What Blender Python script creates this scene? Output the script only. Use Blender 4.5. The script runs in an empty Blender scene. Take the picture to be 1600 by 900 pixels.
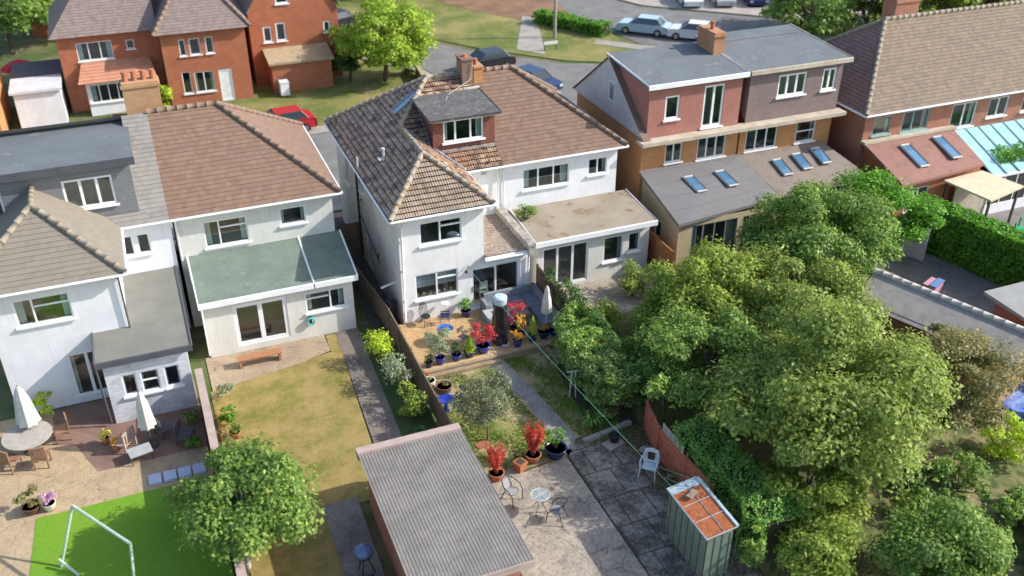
import bpy, math, random
import numpy as np
from mathutils import Vector, Matrix
R = math.radians
rnd = random.Random(7)
npr = np.random.RandomState(11)
sc = bpy.context.scene
col = sc.collection

# ------------------------------------------------------------------ camera
cd = bpy.data.cameras.new('camera'); cam = bpy.data.objects.new('camera', cd); col.objects.link(cam)
cam.location = (0, 0, 23.3)
fwd = Vector((math.sin(R(22.1)) * math.cos(R(31)), math.cos(R(22.1)) * math.cos(R(31)), -math.sin(R(31))))
cam.rotation_euler = (Matrix.Rotation(R(-22.1), 4, 'Z') @ Matrix.Rotation(R(59), 4, 'X') @ Matrix.Rotation(R(.15), 4, 'Z')).to_euler()
cd.sensor_width = 36; cd.lens = 33.75
cd.clip_start = .5; cd.clip_end = 2000
cd.dof.use_dof = True; cd.dof.focus_distance = 38.5; cd.dof.aperture_fstop = .27
sc.camera = cam
# ------------------------------------------------------------------ sky and sun
SUN = Vector((1.4, -.47, 1.0)).normalized()          # towards the sun
el = math.asin(SUN.z); az = math.atan2(SUN.x, SUN.y)
wd = bpy.data.worlds.new('World'); sc.world = wd; wd.use_nodes = True
nt = wd.node_tree; bg = nt.nodes['Background']; sk = nt.nodes.new('ShaderNodeTexSky')
sk.sky_type = 'NISHITA'; sk.sun_disc = False; sk.sun_elevation = el; sk.sun_rotation = az
sk.air_density = 1.0; sk.dust_density = 1.6; sk.ozone_density = 1.0
nt.links.new(sk.outputs[0], bg.inputs[0]); bg.inputs[1].default_value = .15
sl = bpy.data.lights.new('sun', 'SUN'); sl.energy = 3.4; sl.angle = R(.53); sl.color = (1, .95, .87)
so = bpy.data.objects.new('sun', sl); col.objects.link(so); so.rotation_euler = SUN.to_track_quat('Z', 'Y').to_euler()
sc.view_settings.view_transform = 'Standard'; sc.view_settings.look = 'None'
sc.view_settings.gamma = 1; sc.view_settings.use_curve_mapping = False
sc.view_settings.exposure = .8

# ------------------------------------------------------------------ materials
MC = {}
def nn(nt, t, **k):
    n = nt.nodes.new(t)
    for a, b in k.items():
        setattr(n, a, b)
    return n
def base(name):
    m = bpy.data.materials.new(name); m.use_nodes = True
    t = m.node_tree; b = t.nodes['Principled BSDF']
    return m, t, b
def c4(c): return (c[0], c[1], c[2], 1)
def mixc(t, fac, a, b, mode='MIX'):
    n = nn(t, 'ShaderNodeMix', data_type='RGBA', blend_type=mode)
    for s, v in ((n.inputs[0], fac), (n.inputs[6], a), (n.inputs[7], b)):
        if hasattr(v, 'is_linked') or hasattr(v, 'links'):
            t.links.new(v, s)
        else:
            s.default_value = v if not isinstance(v, tuple) else c4(v)
    return n.outputs[2]
def noise(t, vec, scale, det=4, rough=.6, lo=None, hi=None):
    n = nn(t, 'ShaderNodeTexNoise'); n.inputs['Scale'].default_value = scale
    n.inputs['Detail'].default_value = det; n.inputs['Roughness'].default_value = rough
    t.links.new(vec, n.inputs['Vector'])
    if lo is None: return n.outputs['Fac']
    r = nn(t, 'ShaderNodeMapRange'); r.inputs[1].default_value = lo; r.inputs[2].default_value = hi
    t.links.new(n.outputs['Fac'], r.inputs[0]); return r.outputs[0]
def objc(t): return nn(t, 'ShaderNodeTexCoord').outputs['Object']
def bump(t, b, h, st, dist=.02):
    n = nn(t, 'ShaderNodeBump'); n.inputs['Strength'].default_value = st; n.inputs['Distance'].default_value = dist
    t.links.new(h, n.inputs['Height']); t.links.new(n.outputs[0], b.inputs['Normal'])
def M(name, c1, c2=None, scale=3, rough=.8, bmp=0, bs=30, metal=0, lo=.4, hi=.62, spec=.4, c3=None, s3=20, lo3=.6, hi3=.7, streak=None):
    if name in MC: return MC[name]
    m, t, b = base(name); oc = objc(t)
    b.inputs['Roughness'].default_value = rough; b.inputs['Metallic'].default_value = metal
    b.inputs['Specular IOR Level'].default_value = spec
    if c2 is None: c2 = tuple(x * .82 for x in c1)
    o = mixc(t, noise(t, oc, scale, 5, .65, lo, hi), c1, c2)
    if c3: o = mixc(t, noise(t, oc, s3, 3, .6, lo3, hi3), o, c3)
    if streak:      # rain streaks
        mp = nn(t, 'ShaderNodeMapping'); mp.inputs['Scale'].default_value = (3.2, 3.2, .22); t.links.new(oc, mp.inputs[0])
        mp2 = nn(t, 'ShaderNodeMath', operation='MULTIPLY'); mp2.inputs[1].default_value = .6; t.links.new(noise(t, mp.outputs[0], 2.2, 6, .75, .52, .75), mp2.inputs[0]); o = mixc(t, mp2.outputs[0], o, streak)
    t.links.new(o, b.inputs['Base Color'])
    if bmp: bump(t, b, noise(t, oc, bs, 4), bmp)
    MC[name] = m; return m
def wallvec(t):
    """(x + y, z) so that courses run level on any wall parallel to an axis"""
    s = nn(t, 'ShaderNodeSeparateXYZ'); t.links.new(objc(t), s.inputs[0])
    a = nn(t, 'ShaderNodeMath', operation='ADD'); t.links.new(s.outputs[0], a.inputs[0]); t.links.new(s.outputs[1], a.inputs[1])
    c = nn(t, 'ShaderNodeCombineXYZ'); t.links.new(a.outputs[0], c.inputs[0]); t.links.new(s.outputs[2], c.inputs[1])
    return c.outputs[0]
def brick(name, c1, c2, mortar, bw=.225, bh=.075, ms=.01, rough=.85, bstr=.4, var=.5):
    if name in MC: return MC[name]
    m, t, b = base(name); v = wallvec(t)
    n = nn(t, 'ShaderNodeTexBrick'); t.links.new(v, n.inputs['Vector'])
    for k, x in (('Color1', c4(c1)), ('Color2', c4(c2)), ('Mortar', c4(mortar)), ('Scale', 1), ('Brick Width', bw), ('Row Height', bh), ('Mortar Size', ms), ('Mortar Smooth', .1), ('Bias', 0)):
        n.inputs[k].default_value = x
    o = mixc(t, noise(t, objc(t), 1.3, 5, .6, .35, .7), n.outputs['Color'], tuple(x * var for x in c1), 'MIX')
    o2 = mixc(t, .5, n.outputs['Color'], o)
    t.links.new(o2, b.inputs['Base Color']); b.inputs['Roughness'].default_value = rough
    inv = nn(t, 'ShaderNodeMath', operation='SUBTRACT'); inv.inputs[0].default_value = 1; t.links.new(n.outputs['Fac'], inv.inputs[1])
    bump(t, b, inv.outputs[0], bstr, .01)
    MC[name] = m; return m
def tiles(name, cols, moss=None, lichen=None, mfac=(.5, .62), patch=None):
    """roof tiles: a colour per tile (from the uv, one unit per tile) plus lichen and moss patches"""
    m, t, b = base(name)
    uv = nn(t, 'ShaderNodeUVMap').outputs[0]
    fl = nn(t, 'ShaderNodeVectorMath', operation='FLOOR'); t.links.new(uv, fl.inputs[0])
    wn = nn(t, 'ShaderNodeTexWhiteNoise', noise_dimensions='2D'); t.links.new(fl.outputs[0], wn.inputs['Vector'])
    cr = nn(t, 'ShaderNodeValToRGB'); t.links.new(wn.outputs['Value'], cr.inputs[0])
    e = cr.color_ramp.elements
    e[0].position = 0; e[0].color = c4(cols[0]); e[1].position = 1; e[1].color = c4(cols[-1])
    for i, c in enumerate(cols[1:-1]):
        x = e.new((i + 1) / (len(cols) - 1)); x.color = c4(c)
    oc = objc(t); o = cr.outputs[0]
    if patch: o = mixc(t, noise(t, oc, .55, 5, .65, .45, .6), o, patch, 'MIX')
    if moss: o = mixc(t, noise(t, oc, 2.2, 8, .75, *mfac), o, moss)
    if lichen: o = mixc(t, noise(t, oc, 9, 6, .8, .58, .64), o, lichen)
    if lichen:   # near-black line along the lower edge of every course
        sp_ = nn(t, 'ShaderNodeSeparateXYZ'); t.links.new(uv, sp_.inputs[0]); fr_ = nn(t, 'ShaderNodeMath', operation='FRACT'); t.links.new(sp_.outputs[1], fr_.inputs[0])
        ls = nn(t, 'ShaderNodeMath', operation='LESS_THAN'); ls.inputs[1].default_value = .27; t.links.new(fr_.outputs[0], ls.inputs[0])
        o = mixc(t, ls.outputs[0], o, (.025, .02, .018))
    t.links.new(o, b.inputs['Base Color']); b.inputs['Roughness'].default_value = .85
    bump(t, b, noise(t, oc, 40, 4), .3, .01)
    MC[name] = m; return m
def leafm(name, ca, cb, cc=None):
    if name in MC: return MC[name]
    ca, cb, cc = [c and tuple(min(.75, x * 1.6) for x in c) for c in (ca, cb, cc)]
    m, t, b = base(name)
    g = nn(t, 'ShaderNodeNewGeometry'); cr = nn(t, 'ShaderNodeValToRGB')
    t.links.new(g.outputs['Random Per Island'], cr.inputs[0])
    e = cr.color_ramp.elements; e[0].color = c4(ca); e[1].color = c4(cb); e[1].position = .8
    if cc: x = e.new(1.0); x.color = c4(cc)
    o = mixc(t, noise(t, objc(t), 1.1, 3, .6, .45, .75), cr.outputs[0], tuple(x * .8 for x in ca))
    t.links.new(o, b.inputs['Base Color']); b.inputs['Roughness'].default_value = .55
    b.inputs['Specular IOR Level'].default_value = .35
    tr = nn(t, 'ShaderNodeBsdfTranslucent')
    br = mixc(t, .5, o, tuple(min(1, x * 1.6) for x in cb)); t.links.new(br, tr.inputs[0])
    mx = nn(t, 'ShaderNodeMixShader'); mx.inputs[0].default_value = .36
    t.links.new(b.outputs[0], mx.inputs[1]); t.links.new(tr.outputs[0], mx.inputs[2])
    t.links.new(mx.outputs[0], t.nodes['Material Output'].inputs[0])
    MC[name] = m; return m
def glassm(name, tint=(.75, .85, .85), refl=.12, thru=.8):
    m, t, b = base(name)
    tr = nn(t, 'ShaderNodeBsdfTransparent'); tr.inputs[0].default_value = c4(tuple(x * thru for x in tint))
    gl = nn(t, 'ShaderNodeBsdfGlossy'); gl.inputs['Roughness'].default_value = .02
    lw = nn(t, 'ShaderNodeLayerWeight'); lw.inputs[0].default_value = .5
    fr = nn(t, 'ShaderNodeMath', operation='POWER'); fr.inputs[1].default_value = 4; t.links.new(lw.outputs['Facing'], fr.inputs[0])
    ad = nn(t, 'ShaderNodeMath', operation='ADD'); ad.inputs[1].default_value = refl; ad.use_clamp = True; t.links.new(fr.outputs[0], ad.inputs[0])
    mx = nn(t, 'ShaderNodeMixShader'); t.links.new(ad.outputs[0], mx.inputs[0])
    t.links.new(tr.outputs[0], mx.inputs[1]); t.links.new(gl.outputs[0], mx.inputs[2])
    t.links.new(mx.outputs[0], t.nodes['Material Output'].inputs[0])
    MC[name] = m; return m
def lawnm(name, g1, g2, dry, lo=.42, hi=.6, sc_=.5, bs=60):
    m, t, b = base(name); oc = objc(t)
    o = mixc(t, noise(t, oc, 7, 5, .7, .35, .65), g1, g2)
    o = mixc(t, noise(t, oc, sc_, 7, .72, lo, hi), o, dry)
    o = mixc(t, noise(t, oc, 30, 3, .7, .5, .8), o, tuple(x * .5 for x in g1))
    t.links.new(o, b.inputs['Base Color']); b.inputs['Roughness'].default_value = .95
    bump(t, b, noise(t, oc, bs, 5, .8), .9, .04)
    MC[name] = m; return m
def cracked(name, c1, c2, dark, pits=None, slab=None, lo=.45, hi=.62, joint=None, grain=1):
    """weathered concrete: speckle, stains with a shape of their own, cracks, pale spots"""
    m, t, b = base(name); oc = objc(t)
    o = mixc(t, noise(t, oc, 14, 6, .8, .35, .65), c1, c2)
    o = mixc(t, noise(t, oc, .9, 8, .75, lo, hi), o, dark)
    o = mixc(t, noise(t, oc, 9, 6, .9, .5, .62), o, tuple(x * (.62 if grain == 1 else .4) for x in c1))
    o = mixc(t, noise(t, oc, 16, 6, .9, .55, .66), o, tuple(min(.8, x * (1.25 if grain == 1 else 1.6)) for x in c1))
    if joint:
        jb = nn(t, 'ShaderNodeTexBrick'); t.links.new(oc, jb.inputs['Vector'])
        for k, x in (('Scale', 1), ('Brick Width', joint[0]), ('Row Height', joint[1]), ('Mortar Size', .022), ('Mortar Smooth', .3)): jb.inputs[k].default_value = x
        o = mixc(t, jb.outputs['Fac'], o, (.035, .035, .025))
    vv = nn(t, 'ShaderNodeTexVoronoi', feature='DISTANCE_TO_EDGE'); vv.inputs['Scale'].default_value = slab or .8
    ad = nn(t, 'ShaderNodeVectorMath', operation='ADD'); nz = nn(t, 'ShaderNodeTexNoise'); nz.inputs['Scale'].default_value = 2.5
    t.links.new(oc, nz.inputs['Vector']); sc2 = nn(t, 'ShaderNodeVectorMath', operation='SCALE'); sc2.inputs[3].default_value = .45
    t.links.new(nz.outputs['Color'], sc2.inputs[0]); t.links.new(oc, ad.inputs[0]); t.links.new(sc2.outputs[0], ad.inputs[1])
    t.links.new(ad.outputs[0], vv.inputs['Vector'])
    lt = nn(t, 'ShaderNodeMapRange'); lt.inputs[1].default_value = .002; lt.inputs[2].default_value = .011; lt.inputs[3].default_value = .5; lt.inputs[4].default_value = 0
    t.links.new(vv.outputs['Distance'], lt.inputs[0])
    o = mixc(t, lt.outputs[0], o, (.02, .018, .014))
    if pits:
        v2 = nn(t, 'ShaderNodeTexVoronoi'); v2.inputs['Scale'].default_value = 7; t.links.new(oc, v2.inputs['Vector'])
        l2 = nn(t, 'ShaderNodeMapRange'); l2.inputs[1].default_value = .10; l2.inputs[2].default_value = .06
        t.links.new(v2.outputs['Distance'], l2.inputs[0]); 
        mm = nn(t, 'ShaderNodeMath', operation='MULTIPLY'); t.links.new(l2.outputs[0], mm.inputs[0]); t.links.new(noise(t, oc, .8, 3, .6, .5, .6), mm.inputs[1])
        o = mixc(t, mm.outputs[0], o, pits)
    t.links.new(o, b.inputs['Base Color']); b.inputs['Roughness'].default_value = .92
    bump(t, b, noise(t, oc, 35, 6, .8), .6, .02)
    MC[name] = m; return m
def planks(name, c1, c2, w=.14, axis=1, gap=(.05, .03, .015), rough=.7):
    m, t, b = base(name); oc = objc(t)
    s = nn(t, 'ShaderNodeSeparateXYZ'); t.links.new(oc, s.inputs[0])
    d = nn(t, 'ShaderNodeMath', operation='DIVIDE'); d.inputs[1].default_value = w; t.links.new(s.outputs[axis], d.inputs[0])
    f = nn(t, 'ShaderNodeMath', operation='FLOOR'); t.links.new(d.outputs[0], f.inputs[0])
    w1 = nn(t, 'ShaderNodeTexWhiteNoise', noise_dimensions='1D'); t.links.new(f.outputs[0], w1.inputs['W'])
    fr = nn(t, 'ShaderNodeMath', operation='FRACT'); t.links.new(d.outputs[0], fr.inputs[0])
    st = nn(t, 'ShaderNodeMath', operation='LESS_THAN'); st.inputs[1].default_value = .07; t.links.new(fr.outputs[0], st.inputs[0])
    mp = nn(t, 'ShaderNodeMapping'); t.links.new(oc, mp.inputs[0])
    sv = [1.0, 1.0, 1.0]; sv[axis] = 9; mp.inputs['Scale'].default_value = sv
    o = mixc(t, w1.outputs[0], c1, c2)
    o = mixc(t, noise(t, mp.outputs[0], 2.2, 6, .75, .4, .7), o, tuple(x * .6 for x in c2))
    o = mixc(t, noise(t, oc, .9, 5, .7, .5, .7), o, tuple(x * .55 for x in c1))
    o = mixc(t, st.outputs[0], o, gap)
    t.links.new(o, b.inputs['Base Color']); b.inputs['Roughness'].default_value = rough
    MC[name] = m; return m

# ------------------------------------------------------------------ mesh helpers
OFF = {}
class MB:
    def __init__(s): s.v = []; s.f = []; s.uv = []; s.sm = False
    def poly(s, pts, uvs=None):
        n = len(s.v); s.v += [tuple(p) for p in pts]; s.f.append(tuple(range(n, n + len(pts))))
        s.uv += list(uvs) if uvs else [(0, 0)] * len(pts)
    def box(s, x0, x1, y0, y1, z0, z1):
        n = len(s.v)
        s.v += [(x0, y0, z0), (x1, y0, z0), (x1, y1, z0), (x0, y1, z0), (x0, y0, z1), (x1, y0, z1), (x1, y1, z1), (x0, y1, z1)]
        for f in ((0, 3, 2, 1), (4, 5, 6, 7), (0, 1, 5, 4), (1, 2, 6, 5), (2, 3, 7, 6), (3, 0, 4, 7)):
            s.f.append(tuple(n + i for i in f)); s.uv += [(0, 0)] * 4
        return s
    def obox(s, c, d, rz=0, tilt=0):
        """box with centre c, size d, turned by rz about z and tilted about its own x"""
        m = Matrix.Rotation(rz, 3, 'Z') @ Matrix.Rotation(tilt, 3, 'X'); n = len(s.v)
        for k in (-.5, .5):
            for a, b in ((-.5, -.5), (.5, -.5), (.5, .5), (-.5, .5)):
                p = m @ Vector((a * d[0], b * d[1], k * d[2])); s.v.append((p.x + c[0], p.y + c[1], p.z + c[2]))
        for f in ((0, 3, 2, 1), (4, 5, 6, 7), (0, 1, 5, 4), (1, 2, 6, 5), (2, 3, 7, 6), (3, 0, 4, 7)):
            s.f.append(tuple(n + i for i in f)); s.uv += [(0, 0)] * 4
        return s
    def tube(s, pts, r, n=8, cap=True, closed=False):
        pts = [Vector(p) for p in pts]; rs = r if isinstance(r, (list, tuple)) else [r] * len(pts)
        st = len(s.v); k = len(pts); up = Vector((0, 0, 1))
        for i, p in enumerate(pts):
            a = pts[(i - 1) % k] if (i > 0 or closed) else p; b = pts[(i + 1) % k] if (i < k - 1 or closed) else p
            d = (b - a).normalized() if (b - a).length > 1e-9 else Vector((0, 0, 1))
            u = d.cross(up)
            if u.length < 1e-3: u = d.cross(Vector((1, 0, 0)))
            u.normalize(); w = d.cross(u)
            for j in range(n):
                t = 2 * math.pi * j / n; q = p + (u * math.cos(t) + w * math.sin(t)) * rs[i]; s.v.append(tuple(q))
        for i in range(k if closed else k - 1):
            i2 = (i + 1) % k
            for j in range(n):
                s.f.append((st + i * n + j, st + i * n + (j + 1) % n, st + i2 * n + (j + 1) % n, st + i2 * n + j)); s.uv += [(0, 0)] * 4
        if cap and not closed:
            s.f.append(tuple(st + j for j in range(n))); s.uv += [(0, 0)] * n
            s.f.append(tuple(st + (k - 1) * n + j for j in reversed(range(n)))); s.uv += [(0, 0)] * n
        return s
    def lathe(s, c, prof, n=20, sx=1, sy=1):
        st = len(s.v)
        for r, z in prof:
            for j in range(n):
                t = 2 * math.pi * j / n; s.v.append((c[0] + r * sx * math.cos(t), c[1] + r * sy * math.sin(t), c[2] + z))
        for i in range(len(prof) - 1):
            for j in range(n):
                s.f.append((st + i * n + j, st + i * n + (j + 1) % n, st + (i + 1) * n + (j + 1) % n, st + (i + 1) * n + j)); s.uv += [(0, 0)] * 4
        for i, rv in ((0, True), (len(prof) - 1, False)):
            if prof[i][0] > 1e-4:
                q = [st + i * n + j for j in range(n)]
                s.f.append(tuple(reversed(q)) if rv else tuple(q)); s.uv += [(0, 0)] * n
        return s
    def build(s, name, mat, parent=None, smooth=False):
        off = OFF.get(parent.name, Vector()) if parent else Vector()
        me = bpy.data.meshes.new(name)
        me.from_pydata([(a - off.x, b - off.y, c - off.z) for a, b, c in s.v], [], s.f)
        ul = me.uv_layers.new(name='uv')
        if len(s.uv) == len(ul.data): ul.data.foreach_set('uv', [x for p in s.uv for x in p])
        me.materials.append(mat)
        if smooth: me.polygons.foreach_set('use_smooth', [True] * len(me.polygons))
        me.update()
        o = bpy.data.objects.new(name, me); col.objects.link(o)
        if parent: o.parent = parent; OFF[o.name] = off
        return o
def tag(o, label, cat, group=None, kind=None):
    if label: o['label'] = label
    if cat: o['category'] = cat
    if group: o['group'] = group
    if kind: o['kind'] = kind
    return o
def thing(name, label, cat, loc, rz=0, group=None, world=False):
    """an Empty at the thing's base; world=True: its parts are given in world coordinates"""
    o = bpy.data.objects.new(name, None); col.objects.link(o); o.location = loc; o.rotation_euler = (0, 0, rz); o.empty_display_size = .2
    tag(o, label, cat, group)
    if world: OFF[o.name] = Vector(loc)
    return o
def dup(root, loc, rz, label, group=None):
    r = root.copy(); col.objects.link(r); r.location = loc; r.rotation_euler = (0, 0, rz); r['label'] = label
    if group: r['group'] = group
    for ch in list(root.children):
        c = ch.copy(); col.objects.link(c); c.parent = r
        for g in list(ch.children):
            d = g.copy(); col.objects.link(d); d.parent = c
    return r
def struct(name, pts, mat, z=0, depth=0, label=None):
    m = MB(); m.poly([(x, y, z) for x, y in pts])
    if depth:
        for i in range(len(pts)):
            a, b = pts[i], pts[(i + 1) % len(pts)]
            m.poly([(a[0], a[1], z), (a[0], a[1], z - depth), (b[0], b[1], z - depth), (b[0], b[1], z)])
    o = m.build(name, mat); o['kind'] = 'structure'
    if label: o['label'] = label
    return o
def rect(x0, x1, y0, y1): return [(x0, y0), (x1, y0), (x1, y1), (x0, y1)]

def fbox(mb, O, U, N, u0, u1, z0, z1, n0, n1):
    """box in a wall's own frame: u along it, z up, n outwards"""
    O = Vector(O); U = Vector(U); N = Vector(N); Z = Vector((0, 0, 1)); n = len(mb.v)
    for zz in (z0, z1):
        for a, b in ((u0, n0), (u1, n0), (u1, n1), (u0, n1)): mb.v.append(tuple(O + U * a + N * b + Z * zz))
    for f in ((0, 3, 2, 1), (4, 5, 6, 7), (0, 1, 5, 4), (1, 2, 6, 5), (2, 3, 7, 6), (3, 0, 4, 7)):
        mb.f.append(tuple(n + i for i in f)); mb.uv += [(0, 0)] * 4
def wall(mb, O, U, N, w, z0, z1, holes=(), rev=.11):
    """flat wall with real openings; holes: (u0,u1,z0,z1)"""
    O = Vector(O); U = Vector(U); N = Vector(N); Z = Vector((0, 0, 1))
    us = sorted({0, w} | {h[0] for h in holes} | {h[1] for h in holes}); zs = sorted({z0, z1} | {h[2] for h in holes} | {h[3] for h in holes})
    P = lambda u, z, n=0: tuple(O + U * u + Z * z + N * n)
    for i in range(len(us) - 1):
        for j in range(len(zs) - 1):
            cu, cz = (us[i] + us[i + 1]) / 2, (zs[j] + zs[j + 1]) / 2
            if any(h[0] < cu < h[1] and h[2] < cz < h[3] for h in holes): continue
            mb.poly([P(us[i], zs[j]), P(us[i + 1], zs[j]), P(us[i + 1], zs[j + 1]), P(us[i], zs[j + 1])])
    for a, b, c, d in holes:
        for p, q in (((a, c), (b, c)), ((b, c), (b, d)), ((b, d), (a, d)), ((a, d), (a, c))):
            mb.poly([P(*p), P(*q), P(q[0], q[1], -rev), P(p[0], p[1], -rev)])
WHITE = M('white_upvc', (.82, .83, .84), (.74, .76, .77), 2, .35)
GLASS = glassm('window_glass', (.9, .97, .96), .1, .97)
DARKG = glassm('dark_glass', (.7, .8, .82), .16, .75)
ROOM = M('room_interior', (.16, .15, .14), (.11, .11, .11), 1.5, .9)
def window(par, O, U, N, u0, u1, z0, z1, mull=(), trans=(), sill=True, frame=None, room=.9, curtain=None, blind=0, name='window', ft=.055, rev=.11, glass=None, sillmat=None, roommat=None):
    """frame, mullions (fractions of the width) and transoms ((i, fraction)) of one window, with pane, sill and what shows behind"""
    fr = frame or WHITE; m = MB(); d0, d1 = -rev + .005, -.03
    fbox(m, O, U, N, u0, u1, z0, z0 + ft, d0, d1); fbox(m, O, U, N, u0, u1, z1 - ft, z1, d0, d1)
    fbox(m, O, U, N, u0, u0 + ft, z0 + ft, z1 - ft, d0, d1); fbox(m, O, U, N, u1 - ft, u1, z0 + ft, z1 - ft, d0, d1)
    xs = [u0] + [u0 + (u1 - u0) * f for f in mull] + [u1]
    for x in xs[1:-1]: fbox(m, O, U, N, x - ft * .6, x + ft * .6, z0 + ft, z1 - ft, d0, d1 + .003)
    for i, f in trans:
        zz = z0 + (z1 - z0) * f; fbox(m, O, U, N, xs[i] + ft, xs[i + 1] - ft, zz - ft * .5, zz + ft * .5, d0, d1 + .001)
    root = m.build(name, fr, par)
    p = MB(); fbox(p, O, U, N, u0 + .01, u1 - .01, z0 + .01, z1 - .01, -rev * .62, -rev * .62 + .006); p.build('pane', glass or GLASS, root)
    if sill:
        q = MB(); fbox(q, O, U, N, u0 - .08, u1 + .08, z0 - .07, z0 - .002, -.02, .1); q.build('sill', sillmat or fr, root)
    if room:
        r = MB(); Ov = Vector(O); Uv = Vector(U); Nv = Vector(N); Z = Vector((0, 0, 1)); e = .02
        P = lambda u, z, n: tuple(Ov + Uv * u + Z * z + Nv * n)
        A = [(u0 - e, z0 - e), (u1 + e, z0 - e), (u1 + e, z1 + e), (u0 - e, z1 + e)]; n0, n1 = -rev - .004, -rev - room
        r.poly([P(*a, n1) for a in A])
        for i in range(4):
            a, b = A[i], A[(i + 1) % 4]; r.poly([P(*a, n0), P(*b, n0), P(*b, n1), P(*a, n1)])
        r.build('interior', roommat or ROOM, root)
    if curtain:
        q = MB(); w = (u1 - u0) * .16
        for a, b in ((u0 + .03, u0 + w), (u1 - w, u1 - .03)):
            k = max(3, int((b - a) / .05))
            for i in range(k):
                x0, x1 = a + (b - a) * i / k, a + (b - a) * (i + 1) / k; off = .03 * (i % 2)
                fbox(q, O, U, N, x0, x1, z0 + .05, z1 - .03, -rev - .12 - off, -rev - .1 - off)
        q.build('curtain', curtain, root)
    if blind:
        q = MB(); zb = z1 - (z1 - z0) * blind; zz = z1 - .05
        while zz > zb:
            fbox(q, O, U, N, u0 + .05, u1 - .05, zz - .03, zz, -rev - .07, -rev - .05); zz -= .05
        q.build('blind', M('blind_slats', (.6, .61, .6), (.5, .5, .5), 3, .6), root)
    return root
def roofplane(mb, pts, g=.3, tw=.3, roll=0.0, du=None, lip=.03, th=0):
    """pts: convex outline, first two points are the eave; real courses of tiles with a lip, optional rolls"""
    P = [Vector(p) for p in pts]; U = (P[1] - P[0]).normalized()
    nrm = (P[1] - P[0]).cross(P[-1] - P[0]).normalized()
    if nrm.z < 0: nrm = -nrm
    V = nrm.cross(U).normalized()
    if V.z < 0: V = -V
    q = [((p - P[0]).dot(U), (p - P[0]).dot(V)) for p in P]; vmax = max(b for a, b in q)
    def rng(v):
        xs = []
        for i in range(len(q)):
            (a, b), (c, d) = q[i], q[(i + 1) % len(q)]
            if abs(b - d) < 1e-9:
                if abs(v - b) < 1e-6: xs += [a, c]
            elif min(b, d) - 1e-9 <= v <= max(b, d) + 1e-9: xs.append(a + (c - a) * (v - b) / (d - b))
        return (min(xs), max(xs)) if xs else None
    step = du or 1e9; k = 0
    while k * g < vmax - .02:
        v0, v1 = k * g, min((k + 1) * g, vmax); r0, r1 = rng(v0 + (1e-7 if k == 0 else 0)), rng(v1 - 1e-7)
        lo = min(r0[0], r1[0]); hi = max(r0[1], r1[1])
        if du: us = [i * step for i in range(math.floor(lo / step), math.ceil(hi / step) + 1)]
        else: us = [lo + (hi - lo) * i / max(1, round((hi - lo) / tw)) for i in range(max(1, round((hi - lo) / tw)) + 1)] if tw < 1 and False else [lo, hi]
        cl = lambda x, r: min(max(x, r[0]), r[1])
        sh = .5 * tw * (k % 2) if not du else 0
        rk = random.Random(k * 7 + int(P[0].x * 10)); jit = [rk.uniform(-.007, .007) for _ in range(97)]; J = lambda u: jit[int(u / tw + 500) % 97]
        h = lambda u: J(u) + (0 if not roll else 0) + roll * max(0, math.sin(2 * math.pi * u / (tw / 2))) if roll else 0
        W = lambda u, v, hh: tuple(P[0] + U * u + V * v + nrm * hh)
        for i in range(len(us) - 1):
            a0, b0, a1, b1 = cl(us[i], r0), cl(us[i + 1], r0), cl(us[i], r1), cl(us[i + 1], r1)
            if b0 - a0 < 1e-5 and b1 - a1 < 1e-5: continue
            uu = lambda u, t: ((u + sh) / tw + 500, k + t)
            mb.poly([W(a0, v0, lip + h(a0)), W(b0, v0, lip + h(b0)), W(b1, v1, h(b1) * .9), W(a1, v1, h(a1) * .9)], [uu(a0 + .003, .2), uu(b0 - .003, .2), uu(b1 - .003, .8), uu(a1 + .003, .8)])
            if b0 - a0 > 1e-5: mb.poly([W(a0, v0, -.01), W(b0, v0, -.01), W(b0, v0, lip + h(b0)), W(a0, v0, lip + h(a0))], [uu(a0 + .003, .2), uu(b0 - .003, .2), uu(b0 - .003, .25), uu(a0 + .003, .25)])
        k += 1
def ridge(mb, a, b, r=.11, n=8):
    """ridge tiles: overlapping short half rounds"""
    a = Vector(a); b = Vector(b); L = (b - a).length; k = max(1, round(L / .42))
    for i in range(k):
        p, q = a.lerp(b, i / k), a.lerp(b, (i + 1) / k)
        mb.tube([p, q + (q - p).normalized() * .03], [r * 1.03, r * .97], n)
def eaves(par, pts, wallpts, z, closed=False, fas=None):
    """soffit and fascia part, gutter part, along the eave outline pts (x, y); z is the eave edge height"""
    m = MB(); g = MB(); k = len(pts)
    for i in range(k if closed else k - 1):
        a, b = pts[i], pts[(i + 1) % k]; c, d = wallpts[i], wallpts[(i + 1) % k]
        m.poly([(a[0], a[1], z - .12), (b[0], b[1], z - .12), (d[0], d[1], z - .12), (c[0], c[1], z - .12)])
        m.poly([(a[0], a[1], z - .13), (b[0], b[1], z - .13), (b[0], b[1], z + .01), (a[0], a[1], z + .01)])
        n = Vector((b[1] - a[1], -(b[0] - a[0]), 0)).normalized() * .05
        cc = Vector(((c[0] + d[0]) / 2 - (a[0] + b[0]) / 2, (c[1] + d[1]) / 2 - (a[1] + b[1]) / 2, 0))
        if n.dot(cc) > 0: n = -n
        g.tube([(a[0] + n.x, a[1] + n.y, z - .05), (b[0] + n.x, b[1] + n.y, z - .05)], .055, 8)
    f = m.build('fascia', fas or WHITE, par); g.build('gutter', fas or WHITE, f)

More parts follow.
